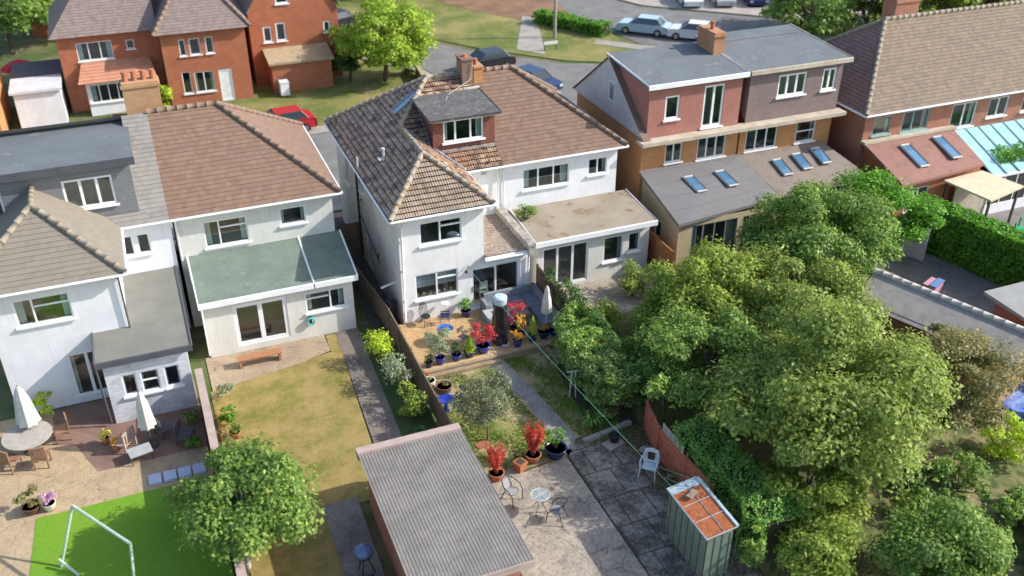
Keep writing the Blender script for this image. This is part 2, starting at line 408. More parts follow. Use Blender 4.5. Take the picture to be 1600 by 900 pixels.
# ------------------------------------------------------------------ foliage helpers
def leafmesh(name, pts, nrm, size, mat, parent=None, asp=.55, var=.95):
    n = len(pts); pts = np.asarray(pts, float); nrm = np.asarray(nrm, float)
    if parent and parent.name in OFF: pts = pts - np.array(OFF[parent.name])
    nrm = nrm / (np.linalg.norm(nrm, axis=1, keepdims=True) + 1e-9)
    r = npr.normal(size=(n, 3)); u = np.cross(nrm, r); u /= (np.linalg.norm(u, axis=1, keepdims=True) + 1e-9); w = np.cross(nrm, u)
    s = (size * (1 - var / 2 + var * npr.rand(n)))[:, None]
    v = np.empty((n, 4, 3)); v[:, 0] = pts - u * s * .5; v[:, 1] = pts + w * s * .5 * asp + nrm * s * .06; v[:, 2] = pts + u * s * .5 - nrm * s * .1; v[:, 3] = pts - w * s * .5 * asp + nrm * s * .06
    me = bpy.data.meshes.new(name); me.vertices.add(4 * n); me.vertices.foreach_set('co', v.reshape(-1))
    me.loops.add(4 * n); me.loops.foreach_set('vertex_index', np.arange(4 * n, dtype=np.int32)); me.polygons.add(n)
    me.polygons.foreach_set('loop_start', np.arange(0, 4 * n, 4, dtype=np.int32)); me.update(calc_edges=True)
    me.materials.append(mat); o = bpy.data.objects.new(name, me); col.objects.link(o)
    if parent:
        o.parent = parent
        if parent.name in OFF: OFF[o.name] = OFF[parent.name]
    return o
def crownpts(c, rad, n, clumps, cr, hollow=.5, flat=.5, seed=0):
    """leaf positions and normals in clumps spread through an ellipsoid"""
    rs = np.random.RandomState(seed); d = rs.normal(size=(clumps, 3)); d /= np.linalg.norm(d, axis=1, keepdims=True)
    d[:, 2] = np.where(d[:, 2] < 0, d[:, 2] * flat, d[:, 2])
    rr = (hollow + (1 - hollow) * rs.rand(clumps) ** .6) * (1 + .28 * rs.rand(clumps) ** 3)
    cc = np.array(c) + d * rr[:, None] * (np.array(rad) - cr * .6)
    csz = cr * (.45 + .9 * rs.rand(clumps)); idx = rs.randint(0, clumps, n)
    e = rs.normal(size=(n, 3)); e /= np.linalg.norm(e, axis=1, keepdims=True); e[:, 2] = np.where(e[:, 2] < -.2, -e[:, 2] * .6, e[:, 2])
    p = cc[idx] + e * (csz[idx] * (.45 + .6 * rs.rand(n) + .25 * rs.rand(n) ** 6))[:, None] * np.array([1, 1, .8])
    nm = e * .9 + np.array([0, 0, .5]) + rs.normal(size=(n, 3)) * .45
    return p, nm, cc
BARK = M('bark', (.16, .12, .085), (.08, .06, .045), 9, .9, .5, 40)
PBARK = M('pale_bark', (.42, .4, .35), (.28, .26, .22), 9, .9, .4, 40)
def tree(name, label, cat, base_, c, rad, n, clumps, cr, size, mat, tr=.14, group=None, bark=None, asp=.55, hollow=.5, seed=None, flat=.5, jit=.0):
    seed = seed if seed is not None else int(abs(c[0] * 31 + c[1] * 17)) % 9999
    t = thing(name, label, cat, base_, 0, group, True)
    if size < .24 and n > 2500: n = int(n * 1.65); size *= .78
    p, nm, cc = crownpts(c, rad, n, clumps, cr, hollow, flat, seed)
    m = MB(); b = Vector(base_); top = Vector(c); rs = random.Random(seed)
    mid = b.lerp(top, .5) + Vector((rs.uniform(-.1, .1), rs.uniform(-.1, .1), 0)); m.tube([b - Vector((0, 0, .05)), b + Vector((0, 0, .12)), mid, top, top + Vector((0, 0, rad[2] * .4))], [tr * 1.35, tr, tr * .75, tr * .5, tr * .15], 8)
    for k in range(min(16, len(cc))):
        q = Vector(cc[k]); s0 = b.lerp(top, rs.uniform(.45, .95)); m.tube([s0, s0.lerp(q, .5) + Vector((0, 0, .06 * rad[2])), q], [tr * .4, tr * .25, tr * .08], 5)
    m.build('trunk', bark or BARK, t, True); leafmesh('crown', p, nm, size, mat, t, asp)
    return t
def shrub(name, label, c, rad, n, size, mat, group=None, clumps=14, cr=None, asp=.55, z0=0, hollow=.35, flat=.9):
    cr = cr or min(rad) * .5; t = thing(name, label, 'shrub', (c[0], c[1], z0), 0, group, True)
    p, nm, cc = crownpts(c, rad, n, clumps, cr, hollow, flat, int(abs(c[0] * 97 + c[1] * 13)) % 9999)
    p[:, 2] = np.maximum(p[:, 2], z0 + .03); m = MB()
    for k in range(min(9, len(cc))):
        q = Vector(cc[k]); m.tube([(c[0], c[1], z0), Vector((c[0], c[1], z0)).lerp(q, .5), q], [.03, .02, .008], 5)
    m.build('stem', BARK, t); leafmesh('foliage', p, nm, size, mat, t, asp)
    return t
def hedgebox(name, label, cat, a, b, w, h, n, size, mat, z0=0, group=None, lump=.1):
    """clipped hedge from a to b (x, y), width w, height h"""
    t = thing(name, label, cat, ((a[0] + b[0]) / 2, (a[1] + b[1]) / 2, z0), 0, group, True)
    A = np.array(a); B = np.array(b); L = np.linalg.norm(B - A); d = (B - A) / L; s = np.array([-d[1], d[0]]); rs = np.random.RandomState(int(L * 100) % 999)
    u = rs.rand(n) * L; ar = np.array([w, h, h]); which = rs.choice(3, n, p=ar / ar.sum()); x = rs.rand(n); dep = rs.rand(n) ** 2 * .25
    lat = np.where(which == 0, (x - .5) * w, np.where(which == 1, w / 2 - dep, -w / 2 + dep)); zz = np.where(which == 0, h - dep, x * h)
    wob = lump * (np.sin(u * 3.1) + np.sin(u * 1.3 + zz * 4) + np.sin(u * 6.7 + lat * 5)) / 2
    lat = lat + np.where(which == 1, wob, np.where(which == 2, -wob, 0)); zz = zz + np.where(which == 0, wob, 0)
    p = np.stack([A[0] + d[0] * u + s[0] * lat, A[1] + d[1] * u + s[1] * lat, z0 + np.maximum(zz, .03)], 1)
    nm = np.zeros((n, 3)); nm[:, 2] = np.where(which == 0, 1, .3); sg = np.where(which == 1, 1, np.where(which == 2, -1, 0)); nm[:, 0] = s[0] * sg; nm[:, 1] = s[1] * sg
    nm += rs.normal(size=(n, 3)) * .45
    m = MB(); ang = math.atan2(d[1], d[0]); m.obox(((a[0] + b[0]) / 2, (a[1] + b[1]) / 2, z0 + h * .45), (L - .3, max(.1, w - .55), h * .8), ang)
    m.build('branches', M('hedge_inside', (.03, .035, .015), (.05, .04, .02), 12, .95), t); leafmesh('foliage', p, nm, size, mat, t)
    return t
L_MID = leafm('leaf_mid', (.06, .12, .025), (.16, .24, .045), (.28, .34, .08))
L_DRK = leafm('leaf_dark', (.025, .06, .015), (.07, .14, .025), (.12, .18, .04))
L_YEL = leafm('leaf_yellow_green', (.11, .16, .025), (.21, .27, .04), (.32, .34, .07))
L_OLV = leafm('leaf_olive', (.10, .14, .03), (.20, .26, .05), (.33, .38, .1))
L_BRN = leafm('leaf_brownish', (.10, .10, .04), (.2, .19, .07), (.3, .22, .1))
L_HDG = leafm('leaf_hedge', (.04, .12, .012), (.11, .26, .02), (.18, .33, .03))
L_RED = leafm('leaf_red', (.25, .03, .02), (.5, .08, .05), (.6, .2, .12))
L_ACE = leafm('leaf_crimson', (.3, .02, .03), (.6, .06, .07), (.7, .15, .12))
L_ORA = leafm('leaf_orange', (.5, .16, .03), (.75, .32, .04), (.8, .45, .08))
L_LIM = leafm('leaf_lime', (.2, .3, .02), (.34, .44, .03), (.48, .52, .08))
L_GRY = leafm('leaf_grey_green', (.12, .16, .09), (.26, .3, .18), (.4, .42, .28))
# ================================================================== THE SETTING
G_MIX = lawnm('ground_mix', (.06, .11, .02), (.09, .14, .03), (.22, .18, .09), .45, .62, .25)
struct('ground', rect(-400, 600, -200, 900), G_MIX, -.02)
ASPH = M('asphalt', (.2, .195, .185), (.15, .147, .14), .7, .92, .3, 80, c3=(.24, .23, .22), s3=6)
PAVE = M('pavement_slabs', (.36, .33, .29), (.28, .26, .23), 1.2, .9, .2, 50)
KERB = M('kerb_stone', (.42, .4, .36), (.3, .28, .25), 3, .9)
PINKP = brick('block_paving', (.34, .2, .15), (.4, .27, .21), (.2, .16, .13), .2, .1, .008, .9, .2, .7)
VERGE = lawnm('verge_grass', (.10, .15, .02), (.14, .17, .03), (.34, .28, .10), .42, .62, .16)
VERGE_DRY = lawnm('dry_verge', (.16, .15, .04), (.24, .19, .07), (.34, .22, .12), .4, .6, .2)
struct('road', [(-60, 49.5), (140, 49.5), (140, 57.3), (60, 57.3), (44, 60), (31, 65.6), (26, 70.5), (23.2, 74.5), (17, 84), (12, 96), (6, 96), (10, 84), (16, 75), (20.3, 69), (21.5, 63.5), (19, 58.3), (-60, 57.3)], ASPH, .004)
struct('pavement', rect(-60, 140, 46.9, 49.4), PAVE, .1, .12)
struct('kerb', rect(-60, 140, 49.35, 49.5), KERB, .112, .12)
struct('pavement', [(-60, 57.4), (18.8, 58.4), (21.2, 63.6), (20.1, 68.9), (15.8, 74.8), (15.1, 74.4), (19.4, 68.4), (20.4, 63.6), (18.2, 59.5), (-60, 59.0)], PAVE, .1, .12)
struct('verge', [(-2, 59.1), (18.1, 59.6), (20.3, 63.7), (19.3, 68.4), (15.0, 74.3), (9.6, 82), (8, 76), (-2, 71)], VERGE, .05, .07)
struct('verge', [(31.4, 66), (26.4, 71.2), (23.7, 75), (17.6, 84.6), (12.8, 96), (29, 96), (35, 82), (38, 72), (37.5, 66), (44, 61), (39, 62)], VERGE, .06, .08)
struct('bare_earth', [(28.5, 84), (26, 92), (31, 97), (38, 84), (37, 76), (33, 77)], M('bare_earth', (.26, .15, .09), (.17, .10, .06), .5, .95, .4, 12), .075)
struct('footpath', [(28.8, 70.1), (30.4, 68), (34, 78), (33, 79)], PAVE, .084)
struct('footpath', [(35.2, 69.2), (41, 63.2), (42, 64.0), (36, 70.2)], PAVE, .084)
struct('road', [(140, 57.5), (60, 57.5), (45, 61.3), (39, 67), (38, 74), (33, 88), (29, 110), (35, 112), (40, 90), (44.5, 78), (56, 68), (140, 66)], ASPH, .008)
struct('pavement', [(44.7, 78.3), (40.4, 90), (37, 112), (45, 112), (50, 88), (62, 74), (140, 70), (140, 66.2), (56, 68.3)], M('pale_paving', (.42, .36, .32), (.34, .3, .27), .8, .9), .1, .12)
struct('verge', rect(-60, -2.3, 59.3, 66), VERGE_DRY, .04, .05)
# front gardens and drives of the row
struct('driveway', rect(6.9, 16, 46.2, 46.8), PINKP, .012)
struct('driveway', rect(-8, 7.6, 46.2, 46.8), PAVE, .012)
struct('driveway', rect(21.3, 46, 46.2, 46.8), PAVE, .012)
struct('alley', rect(7.6, 8.9, 34.5, 46.2), cracked('alley_concrete', (.12, .10, .08), (.08, .07, .055), (.05, .04, .03)), .02)
# garden A
struct('terrace', [(-9, 34), (-.1, 34), (-.1, 27.9), (-5.9, 27.9), (-6.3, 20), (-9, 20)], cracked('sandstone_terrace', (.5, .38, .23), (.42, .31, .19), (.34, .24, .15), slab=1.1), .01)
struct('terrace', [(-5.4, 34), (-.1, 34), (-.1, 29.6), (-3.9, 29.6), (-4.6, 31.4), (-5.4, 31.8)], brick('brick_terrace', (.22, .13, .10), (.27, .17, .13), (.15, .11, .09), .3, .3, .01, .9, .2), .016)
struct('artificial_lawn', [(-5.9, 27.9), (-.1, 27.9), (-.1, 16), (-6.6, 16)], lawnm('artificial_turf', (.17, .36, .015), (.2, .40, .02), (.24, .38, .03), .5, .8, .3, 90), .02)
# garden B
struct('lawn', [(.4, 32.9), (5.5, 33.9), (5.55, 35.2), (6.0, 35.2), (5.4, 24.6), (4.2, 24.6), (4.1, 14), (.4, 14)], lawnm('dry_lawn', (.16, .18, .025), (.22, .21, .035), (.42, .30, .11), .36, .58, .8), .01)
struct('path', [(6.0, 35.4), (7.0, 35.4), (6.6, 24.6), (5.5, 24.6)], cracked('side_path', (.24, .2, .17), (.2, .17, .14), (.14, .12, .1)), .018)
struct('paving', [(3.15, 24.9), (4.35, 24.9), (4.2, 14), (3.1, 14)], cracked('shed_paving', (.3, .26, .23), (.24, .2, .18), (.16, .14, .12)), .022)
struct('terrace', [(.5, 35.4), (5.5, 35.4), (5.5, 34), (4.3, 33.6), (.5, 32.9)], cracked('buff_terrace', (.42, .33, .22), (.36, .28, .19), (.28, .2, .14)), .016)
struct('border', [(6.7, 35.4), (8.1, 35.4), (8.1, 24.6), (6.3, 24.6)], lawnm('border_green', (.04, .09, .02), (.06, .12, .025), (.1, .09, .05), .5, .7, 1.2), .014)
# the garden of the house for sale
LAWN = lawnm('patchy_lawn', (.12, .2, .025), (.19, .25, .035), (.48, .37, .2), .40, .54, .62, 70)
struct('lawn', [(8.3, 30.7), (15.2, 30.7), (15.2, 24.9), (12.7, 24.9), (12.1, 24.15), (9.6, 24.0), (8.3, 24.3)], LAWN, .02)
struct('path', [(11.35, 30.7), (12.0, 30.7), (12.15, 29.9), (12.25, 29.0), (12.45, 28.3), (12.5, 27.3), (12.65, 26.2), (12.75, 25.0), (12.35, 24.4), (11.85, 24.5), (11.95, 25.6), (11.85, 26.9), (11.8, 27.8), (11.6, 28.6), (11.6, 29.5)], cracked('flagstones', (.36, .34, .31), (.3, .285, .26), (.2, .19, .17), slab=.9), .032)
struct('patio', [(8.3, 24.45), (9.4, 24.35), (10.2, 23.9), (11.0, 24.0), (11.95, 24.15), (12.0, 12), (8.3, 12)], cracked('worn_concrete', (.44, .385, .31), (.35, .305, .24), (.22, .195, .16), (.7, .7, .68), slab=.45, grain=2), .024)
struct('patio', [(12.03, 24.55), (15.3, 24.75), (15.3, 12), (12.03, 12)], cracked('dark_slabs', (.38, .335, .28), (.30, .265, .225), (.075, .065, .05), (.62, .62, .6), slab=.5, joint=(1.05, 1.35), grain=2, lo=.42, hi=.55), .02)
struct('soil', [(14.1, 24.7), (15.3, 24.7), (15.3, 19.6), (14.6, 19.6), (14.5, 22)], M('leaf_litter', (.09, .06, .035), (.16, .11, .06), 14, .95, .8, 40), .03)
struct('border', [(14.0, 30.6), (15.3, 30.6), (15.3, 24.8), (13.4, 24.8)], M('garden_soil', (.06, .045, .03), (.09, .07, .04), 6, .95, .8, 30), .03)
# garden C and beyond
struct('terrace', rect(15.4, 21.5, 32, 35.2), cracked('pale_terrace', (.4, .34, .27), (.34, .3, .24), (.26, .22, .18)), .012)
struct('bare_ground', [(15.4, 19), (32, 21), (32, 5), (15.4, 5)], M('dry_ground', (.26, .2, .11), (.12, .15, .04), .6, .95, .5, 10, c3=(.06, .09, .025), s3=2.3, lo3=.45, hi3=.6), .006)
struct('patio', [(31.5, 36.5), (60, 36.5), (60, 22), (31, 24.3)], cracked('grey_paving', (.23, .21, .2), (.19, .175, .17), (.15, .14, .13), slab=1.3), .012)
struct('lawn', [(21.9, 34.6), (31.4, 34.9), (31.2, 21), (15.5, 22), (15.5, 32), (21.6, 32)], lawnm('rough_grass', (.08, .14, .02), (.12, .17, .03), (.28, .22, .1), .45, .6, .5), .01)

# ================================================================== THE WHITE HOUSE
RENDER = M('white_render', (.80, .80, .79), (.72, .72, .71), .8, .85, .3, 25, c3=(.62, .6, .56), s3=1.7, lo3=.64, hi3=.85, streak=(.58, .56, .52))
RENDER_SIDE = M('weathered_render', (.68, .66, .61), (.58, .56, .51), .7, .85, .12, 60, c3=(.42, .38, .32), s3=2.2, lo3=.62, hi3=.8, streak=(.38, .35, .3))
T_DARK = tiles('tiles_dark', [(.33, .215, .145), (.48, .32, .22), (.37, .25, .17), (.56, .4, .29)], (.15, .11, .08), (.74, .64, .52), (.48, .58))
T_GOLD = tiles('tiles_golden', [(.27, .16, .095), (.42, .29, .17), (.20, .11, .075), (.36, .24, .14), (.50, .38, .24)], (.10, .055, .045), (.5, .47, .4), (.5, .56), (.30, .16, .10))
T_PALE = tiles('tiles_pale', [(.22, .17, .125), (.32, .26, .195), (.17, .125, .095), (.27, .21, .155)], (.17, .12, .09), (.62, .33, .07), (.55, .64), (.34, .27, .2))
RIDGE = M('ridge_lichen', (.38, .34, .28), (.2, .165, .125), 5, .9, .5, 30, c3=(.62, .33, .06), s3=5, lo3=.6, hi3=.66)
FELT = M('roof_felt', (.115, .115, .112), (.085, .085, .084), 2, .9, .3, 60, c3=(.2, .185, .165), s3=5, lo3=.56, hi3=.66)
LEAD = M('lead', (.3, .32, .35), (.2, .215, .24), 5, .6, .1)
HB = (11.8, 40.2, 0)
H = thing('semi_detached_house', 'white rendered house with dark tiled roof, rear dormer and patio doors onto a deck', 'house', HB, world=True)
X, Y_ = (1, 0, 0), (0, 1, 0); NX, NY = (-1, 0, 0), (0, -1, 0)
w = MB()
O1 = (8.88, 34.45, 0)
h_up = (.93, 2.79, 3.95, 5.0); h_low = (.62, 2.56, 1.32, 2.55); h_door = (3.13, 5.5, .36, 2.42)
wall(w, O1, X, NY, 5.97, 0, 2.86, [h_low, h_door], .14)
wall(w, O1, X, NY, 3.78, 2.86, 5.4, [h_up], .14)
h_s1, h_s2, h_sd = (5.9, 7.1, 3.9, 4.95), (8.7, 9.5, 3.1, 5.0), (5.0, 5.85, .3, 2.35)
wall(w, (12.66, 34.45, 0), Y_, X, 3.55, 2.9, 5.4)
h_r = (.2, 1.02, 3.75, 4.9)
wall(w, (12.66, 38, 0), X, NY, 2.2, 2.5, 5.4, [h_r])
w.build('wall', RENDER, H)
w = MB(); wall(w, (8.88, 45.8, 0), X, Y_, 5.97, 0, 5.4); w.build('wall', RENDER, H)
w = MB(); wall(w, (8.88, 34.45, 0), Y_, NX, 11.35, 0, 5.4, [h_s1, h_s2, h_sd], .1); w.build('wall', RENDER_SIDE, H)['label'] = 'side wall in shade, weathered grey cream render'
CURT = M('net_curtain', (.7, .7, .68), (.6, .6, .58), 4, .9)
wn = window(H, O1, X, NY, *h_up, mull=(.48,), trans=((1, .72),), rev=.14, room=2.2)
wn = window(H, O1, X, NY, *h_low, mull=(.5,), trans=((1, .72),), rev=.14, room=1.5, blind=.58)
m = MB()
for k in range(6): m.lathe((9.62 + k * .3 + (.06 if k > 2 else 0), 34.68, 1.37), [(.045, 0), (.06, .08), (.05, .14), (.02, .16)], 10)
m.build('ornament', M('sill_ornaments', (.7, .66, .58), (.4, .25, .15), 9, .5), wn)
window(H, (12.66, 38, 0), X, NY, *h_r, mull=(), room=.5, glass=glassm('frosted_glass', (.45, .62, .55), .1, .8))
window(H, (8.88, 34.45, 0), Y_, NX, *h_s1, mull=(.4,), room=.6, rev=.1)
window(H, (8.88, 34.45, 0), Y_, NX, *h_s2, mull=(), trans=((0, .7),), room=.6, rev=.1)
m = MB(); fbox(m, (8.88, 34.45, 0), Y_, NX, 5.05, 5.8, .32, 2.3, -.08, -.04); d = m.build('door', M('side_door_white', (.6, .6, .58), None, 3, .5), H)
m = MB(); fbox(m, (8.88, 34.45, 0), Y_, NX, 5.12, 5.17, 1.25, 1.4, -.04, .02); m.build('handle', LEAD, d)
# patio doors: one opening across the joint between house and extension
m = MB(); f = .07; a, b, c_, d_ = h_door
for q in ((a, b, c_, c_ + .09), (a, b, d_ - .09, d_)): fbox(m, O1, X, NY, *q, -.12, -.02)
for u in (a, b - f): fbox(m, O1, X, NY, u, u + f, c_ + .09, d_ - .09, -.12, -.02)
pd = m.build('patio_door', WHITE, H)
for (u0, u1, n0, n1) in ((a + .07, (a + b) / 2 + .05, -.06, -.03), ((a + b) / 2 - .04, b - .07, -.11, -.075)):
    m = MB()
    for q in ((u0, u1, c_ + .09, c_ + .17), (u0, u1, d_ - .17, d_ - .09), (u0, u0 + .075, c_ + .17, d_ - .17), (u1 - .075, u1, c_ + .17, d_ - .17)): fbox(m, O1, X, NY, *q, n0, n1)
    s = m.build('sliding_leaf', WHITE, pd)
m = MB(); fbox(m, O1, X, NY, a + .12, b - .12, c_ + .12, d_ - .12, -.075, -.068); m.build('pane', glassm('patio_glass', (.95, .98, .97), .05, .97), pd)
m = MB(); fbox(m, O1, X, NY, a + .085, a + .115, 1.15, 1.45, -.02, .02); m.build('handle', M('steel', (.5, .5, .5), None, 3, .3, metal=1), pd)
m = MB(); fbox(m, O1, X, NY, a - .05, b + .08, .28, .355, -.1, .12); m.build('threshold', WHITE, pd)
m = MB(); x0, x1, y0, y1, z0, z1 = 11.0, 14.8, 34.62, 38.4, .33, 2.62
m.poly([(x0, y1, z0), (x1, y1, z0), (x1, y1, z1), (x0, y1, z1)]); m.poly([(x0, y0, z0), (x0, y1, z0), (x0, y1, z1), (x0, y0, z1)]); m.poly([(x1, y0, z0), (x1, y1, z0), (x1, y1, z1), (x1, y0, z1)]); m.poly([(x0, y0, z1), (x1, y0, z1), (x1, y1, z1), (x0, y1, z1)])
m.build('interior', M('dining_room_wall', (.62, .6, .56), (.55, .53, .5), 2, .9), H)
m = MB(); m.poly([(x0, y0, z0), (x1, y0, z0), (x1, y1, z0), (x0, y1, z0)]); m.build('interior_floor', planks('room_floor', (.56, .42, .26), (.48, .36, .22), .12, 0), H)
# roof: left slope, outrigger hip, outrigger right slope, main rear, main front
E0 = 5.5; hx = 12.72; ry = 42.1; rz = 8.5; ox = 10.77; oz = 7.1; oy = 36.75
jz = oz; jy = 37.68 + (oz - E0) / ((rz - E0) / (ry - 37.68))      # where the small ridge meets the big rear slope
r1 = MB()
A0, A1 = (8.5, 45.95, E0), (8.5, 34.12, E0)
fy = 46.1 + (ry - 46.1) * (ox - 8.5) / (hx - 8.5)
roofplane(r1, [(8.5, 46.1, E0), (8.5, 34.12, E0), (ox, oy, oz), (ox, fy, oz)], .26, .22, .016, .02, .05)
roofplane(r1, [(ox, fy, oz), (ox, jy, oz), (hx, ry, rz)], .26, .22, .016, .02, .05)
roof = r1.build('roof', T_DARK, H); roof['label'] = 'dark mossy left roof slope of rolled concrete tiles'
r2 = MB(); roofplane(r2, [(8.5, 34.12, E0), (13.04, 34.12, E0), (ox, oy, oz)], .26, .22, .02, .02, .04); r2.build('roof', T_PALE, H)['label'] = 'pale lichen spotted hip over the rear wing'
r3 = MB(); roofplane(r3, [(13.04, 34.12, E0), (13.04, 37.68, E0), (ox, jy, oz), (ox, oy, oz)], .26, .22, .02, .02, .04); r3.build('roof', T_GOLD, H)
zr = lambda y: E0 + (y - 37.68) * (rz - E0) / (ry - 37.68)
r4 = MB(); roofplane(r4, [(13.04, 37.68, E0), (14.85, 37.68, E0), (14.85, 38.8, zr(38.8)), (11.95, 38.8, zr(38.8))], .26, .22, .02, .02, .04)
roofplane(r4, [(11.93, 38.8, zr(38.8)), (11.95, 38.8, zr(38.8)), (11.95, 41.0, zr(41.0)), (11.68, 41.0, zr(41.0)), (ox, jy, oz)], .26, .22, .02, .02, .04)
roofplane(r4, [(11.68, 41.0, zr(41.0)), (14.85, 41.0, zr(41.0)), (14.85, ry, rz), (hx, ry, rz)], .26, .22, .02, .02, .04); r4.build('roof', T_GOLD, H)['label'] = 'golden brown rear roof slope below and above the dormer'
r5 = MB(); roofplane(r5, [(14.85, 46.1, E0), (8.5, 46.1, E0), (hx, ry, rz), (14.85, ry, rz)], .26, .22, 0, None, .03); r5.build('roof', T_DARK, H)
m = MB(); up = Vector((0, 0, .04))
for p, q in (((8.5, 34.12, E0), (ox, oy, oz)), ((13.04, 34.12, E0), (ox, oy, oz)), ((ox, oy, oz), (ox, jy, oz)), ((8.5, 46.1, E0), (hx, ry, rz)), ((ox, jy, oz), (hx, ry, rz)), ((hx, ry, rz), (14.5, ry, rz))):
    ridge(m, Vector(p) + up, Vector(q) + up, .115)
m.build('ridge_tiles', RIDGE, roof, True)
m = MB(); m.tube([(ox, jy, oz + .0), (13.04, 37.68, E0 + .03)], .09, 6); m.build('valley', LEAD, roof)
eaves(H, [(8.5, 46.1), (8.5, 34.12), (13.04, 34.12), (13.04, 37.68), (14.85, 37.68)], [(8.88, 45.8), (8.88, 34.45), (12.66, 34.45), (12.66, 38), (14.85, 38)], E0)
# dormer
TH = brick('hung_tiles', (.24, .085, .06), (.3, .12, .08), (.07, .03, .025), .17, .11, .012, .8, .8, .6)
Od = (11.88, 38.75, 0); dw = 2.98
m = MB(); hd = (.5, 2.42, 6.55, 7.58)
wall(m, Od, X, NY, dw, 6.15, 7.66, [hd], .1)
m.poly([(11.88, 38.75, 6.15), (11.88, 38.75, 7.66), (11.88, 41.1, 7.74), (11.88, 41.1, 6.6)])
m.poly([(14.86, 38.75, 6.15), (14.86, 38.75, 7.66), (14.86, 41.1, 7.74), (14.86, 41.1, 6.6)])
dm = m.build('dormer', TH, H); dm['label'] = 'flat roofed dormer hung with small red brown tiles'
dwn = window(dm, Od, X, NY, *hd, mull=(.3, .68), room=None, ft=.07, curtain=None)
m = MB(); fbox(m, Od, X, NY, .38, 2.54, 7.585, 7.70, .003, .06); fbox(m, Od, X, NY, 0.03, .5, 7.56, 7.665, .003, .03); fbox(m, Od, X, NY, 2.42, 2.95, 7.56, 7.665, .003, .03); m.build('fascia', WHITE, dm)
m = MB(); r_ = [Vector(p) for p in ((11.66, 38.42, 7.70), (15.06, 38.42, 7.70), (15.06, 41.3, 7.86), (11.66, 41.3, 7.86))]
m.poly([tuple(p + Vector((0, 0, .12))) for p in r_]); m.poly([tuple(p) for p in reversed(r_)])
for i in range(4): a, b = r_[i], r_[(i + 1) % 4]; m.poly([tuple(a), tuple(b), tuple(b + Vector((0, 0, .12))), tuple(a + Vector((0, 0, .12)))])
m.tube([r_[0] + Vector((0, 0, .12)), r_[1] + Vector((0, 0, .12)), r_[2] + Vector((0, 0, .12))], .035, 6); m.tube([r_[0] + Vector((0, 0, .12)), r_[3] + Vector((0, 0, .12))], .035, 6)
m.build('dormer_roof', FELT, dm)
m = MB(); m.tube([(11.84, 38.72, 6.2), (11.84, 41.0, 7.72)], .07, 4); m.box(11.8, 14.86, 38.6, 38.72, 6.13, 6.2); m.build('flashing', LEAD, dm)
m = MB(); m.poly([(11.95, 40.6, 6.2), (14.8, 40.6, 6.2), (14.8, 40.6, 7.65), (11.95, 40.6, 7.65)]); m.poly([(11.95, 38.9, 6.3), (14.8, 38.9, 6.3), (14.8, 40.6, 6.3), (11.95, 40.6, 6.3)]); m.build('interior', ROOM, dm)
m = MB()
for a_, b_ in ((12.42, 12.62), (14.0, 14.28)):
    for k in range(5): x = a_ + (b_ - a_) * k / 5; m.box(x, x + .035, 38.93 + .03 * (k % 2), 38.97 + .03 * (k % 2), 6.55, 7.55)
m.build('curtain', CURT, dwn)
# roof light, vents, aerial cable
def onroof(y, x, h=0):   # the left slope
    s = (rz - E0) / (hx - 8.5); return Vector((x, y, E0 + (x - 8.5) * s)) + Vector((-s, 0, 1)).normalized() * h
m = MB(); g = MB(); P1 = [onroof(y, x, .07) for y, x in ((41.25, 10.9), (41.8, 10.9), (41.8, 12.0), (41.25, 12.0))]
for i in range(4): a, b = P1[i], P1[(i + 1) % 4]; m.tube([a, b], .055, 4)
sk_ = m.build('skylight', LEAD, H); g.poly([tuple(onroof(y, x, .06)) for y, x in ((41.25, 10.9), (41.8, 10.9), (41.8, 12.0), (41.25, 12.0))]); 
mm_, t_, b_ = base('sky_glass'); b_.inputs['Base Color'].default_value = (.08, .2, .34, 1); b_.inputs['Roughness'].default_value = .04; b_.inputs['Specular IOR Level'].default_value = 1; b_.inputs['Coat Weight'].default_value = 1
g.build('pane', mm_, sk_)
m = MB(); q = onroof(38.7, 9.55); m.tube([q, q + Vector((0, 0, .5))], .06, 10); m.tube([q + Vector((0, 0, .45)), q + Vector((0, 0, .53))], .085, 10); m.obox((q.x, q.y, q.z + .03), (.5, .34, .04), 0, 0); m.build('vent_pipe', M('old_white', (.62, .6, .56), None, 5, .6), H)
m = MB(); q = onroof(39.6, 8.75); m.tube([q - Vector((.2, 0, .3)), q + Vector((-.2, 0, .45))], .045, 8); m.build('vent_pipe', M('old_white', (.62, .6, .56)), H)
# extension: flat roof, parapet, fascia
GRAV = M('gravel_roof', (.36, .31, .26), (.26, .22, .18), 3, .95, .9, 60, c3=(.19, .11, .08), s3=7, lo3=.42, hi3=.72)
m = MB(); m.box(12.665, 14.6, 34.32, 37.995, 2.78, 2.95); m.box(12.665, 14.75, 34.2, 34.34, 2.86, 3.0); m.build('extension_roof', GRAV, H)
m = MB(); m.box(12.6, 14.82, 34.13, 34.198, 2.78, 2.93); m.tube([(12.6, 34.08, 2.84), (14.9, 34.08, 2.82)], .055, 8); m.build('gutter', WHITE, H)
m = MB(); m.box(14.6, 14.86, 33.95, 38.5, 2.70, 3.22); m.box(14.56, 14.9, 33.9, 38.5, 3.22, 3.3)
for k in range(9): m.box(14.55, 14.91, 33.9 + k * .51, 33.9 + k * .51 + .49, 3.3, 3.325)
m.build('parapet', M('parapet_stone', (.42, .39, .34), (.22, .2, .17), 3, .9, .4, 30), H)
m = MB(); wall(m, (14.85, 34.45, 0), Y_, X, 11.3, 0, 3.0); m.build('wall', RENDER, H)
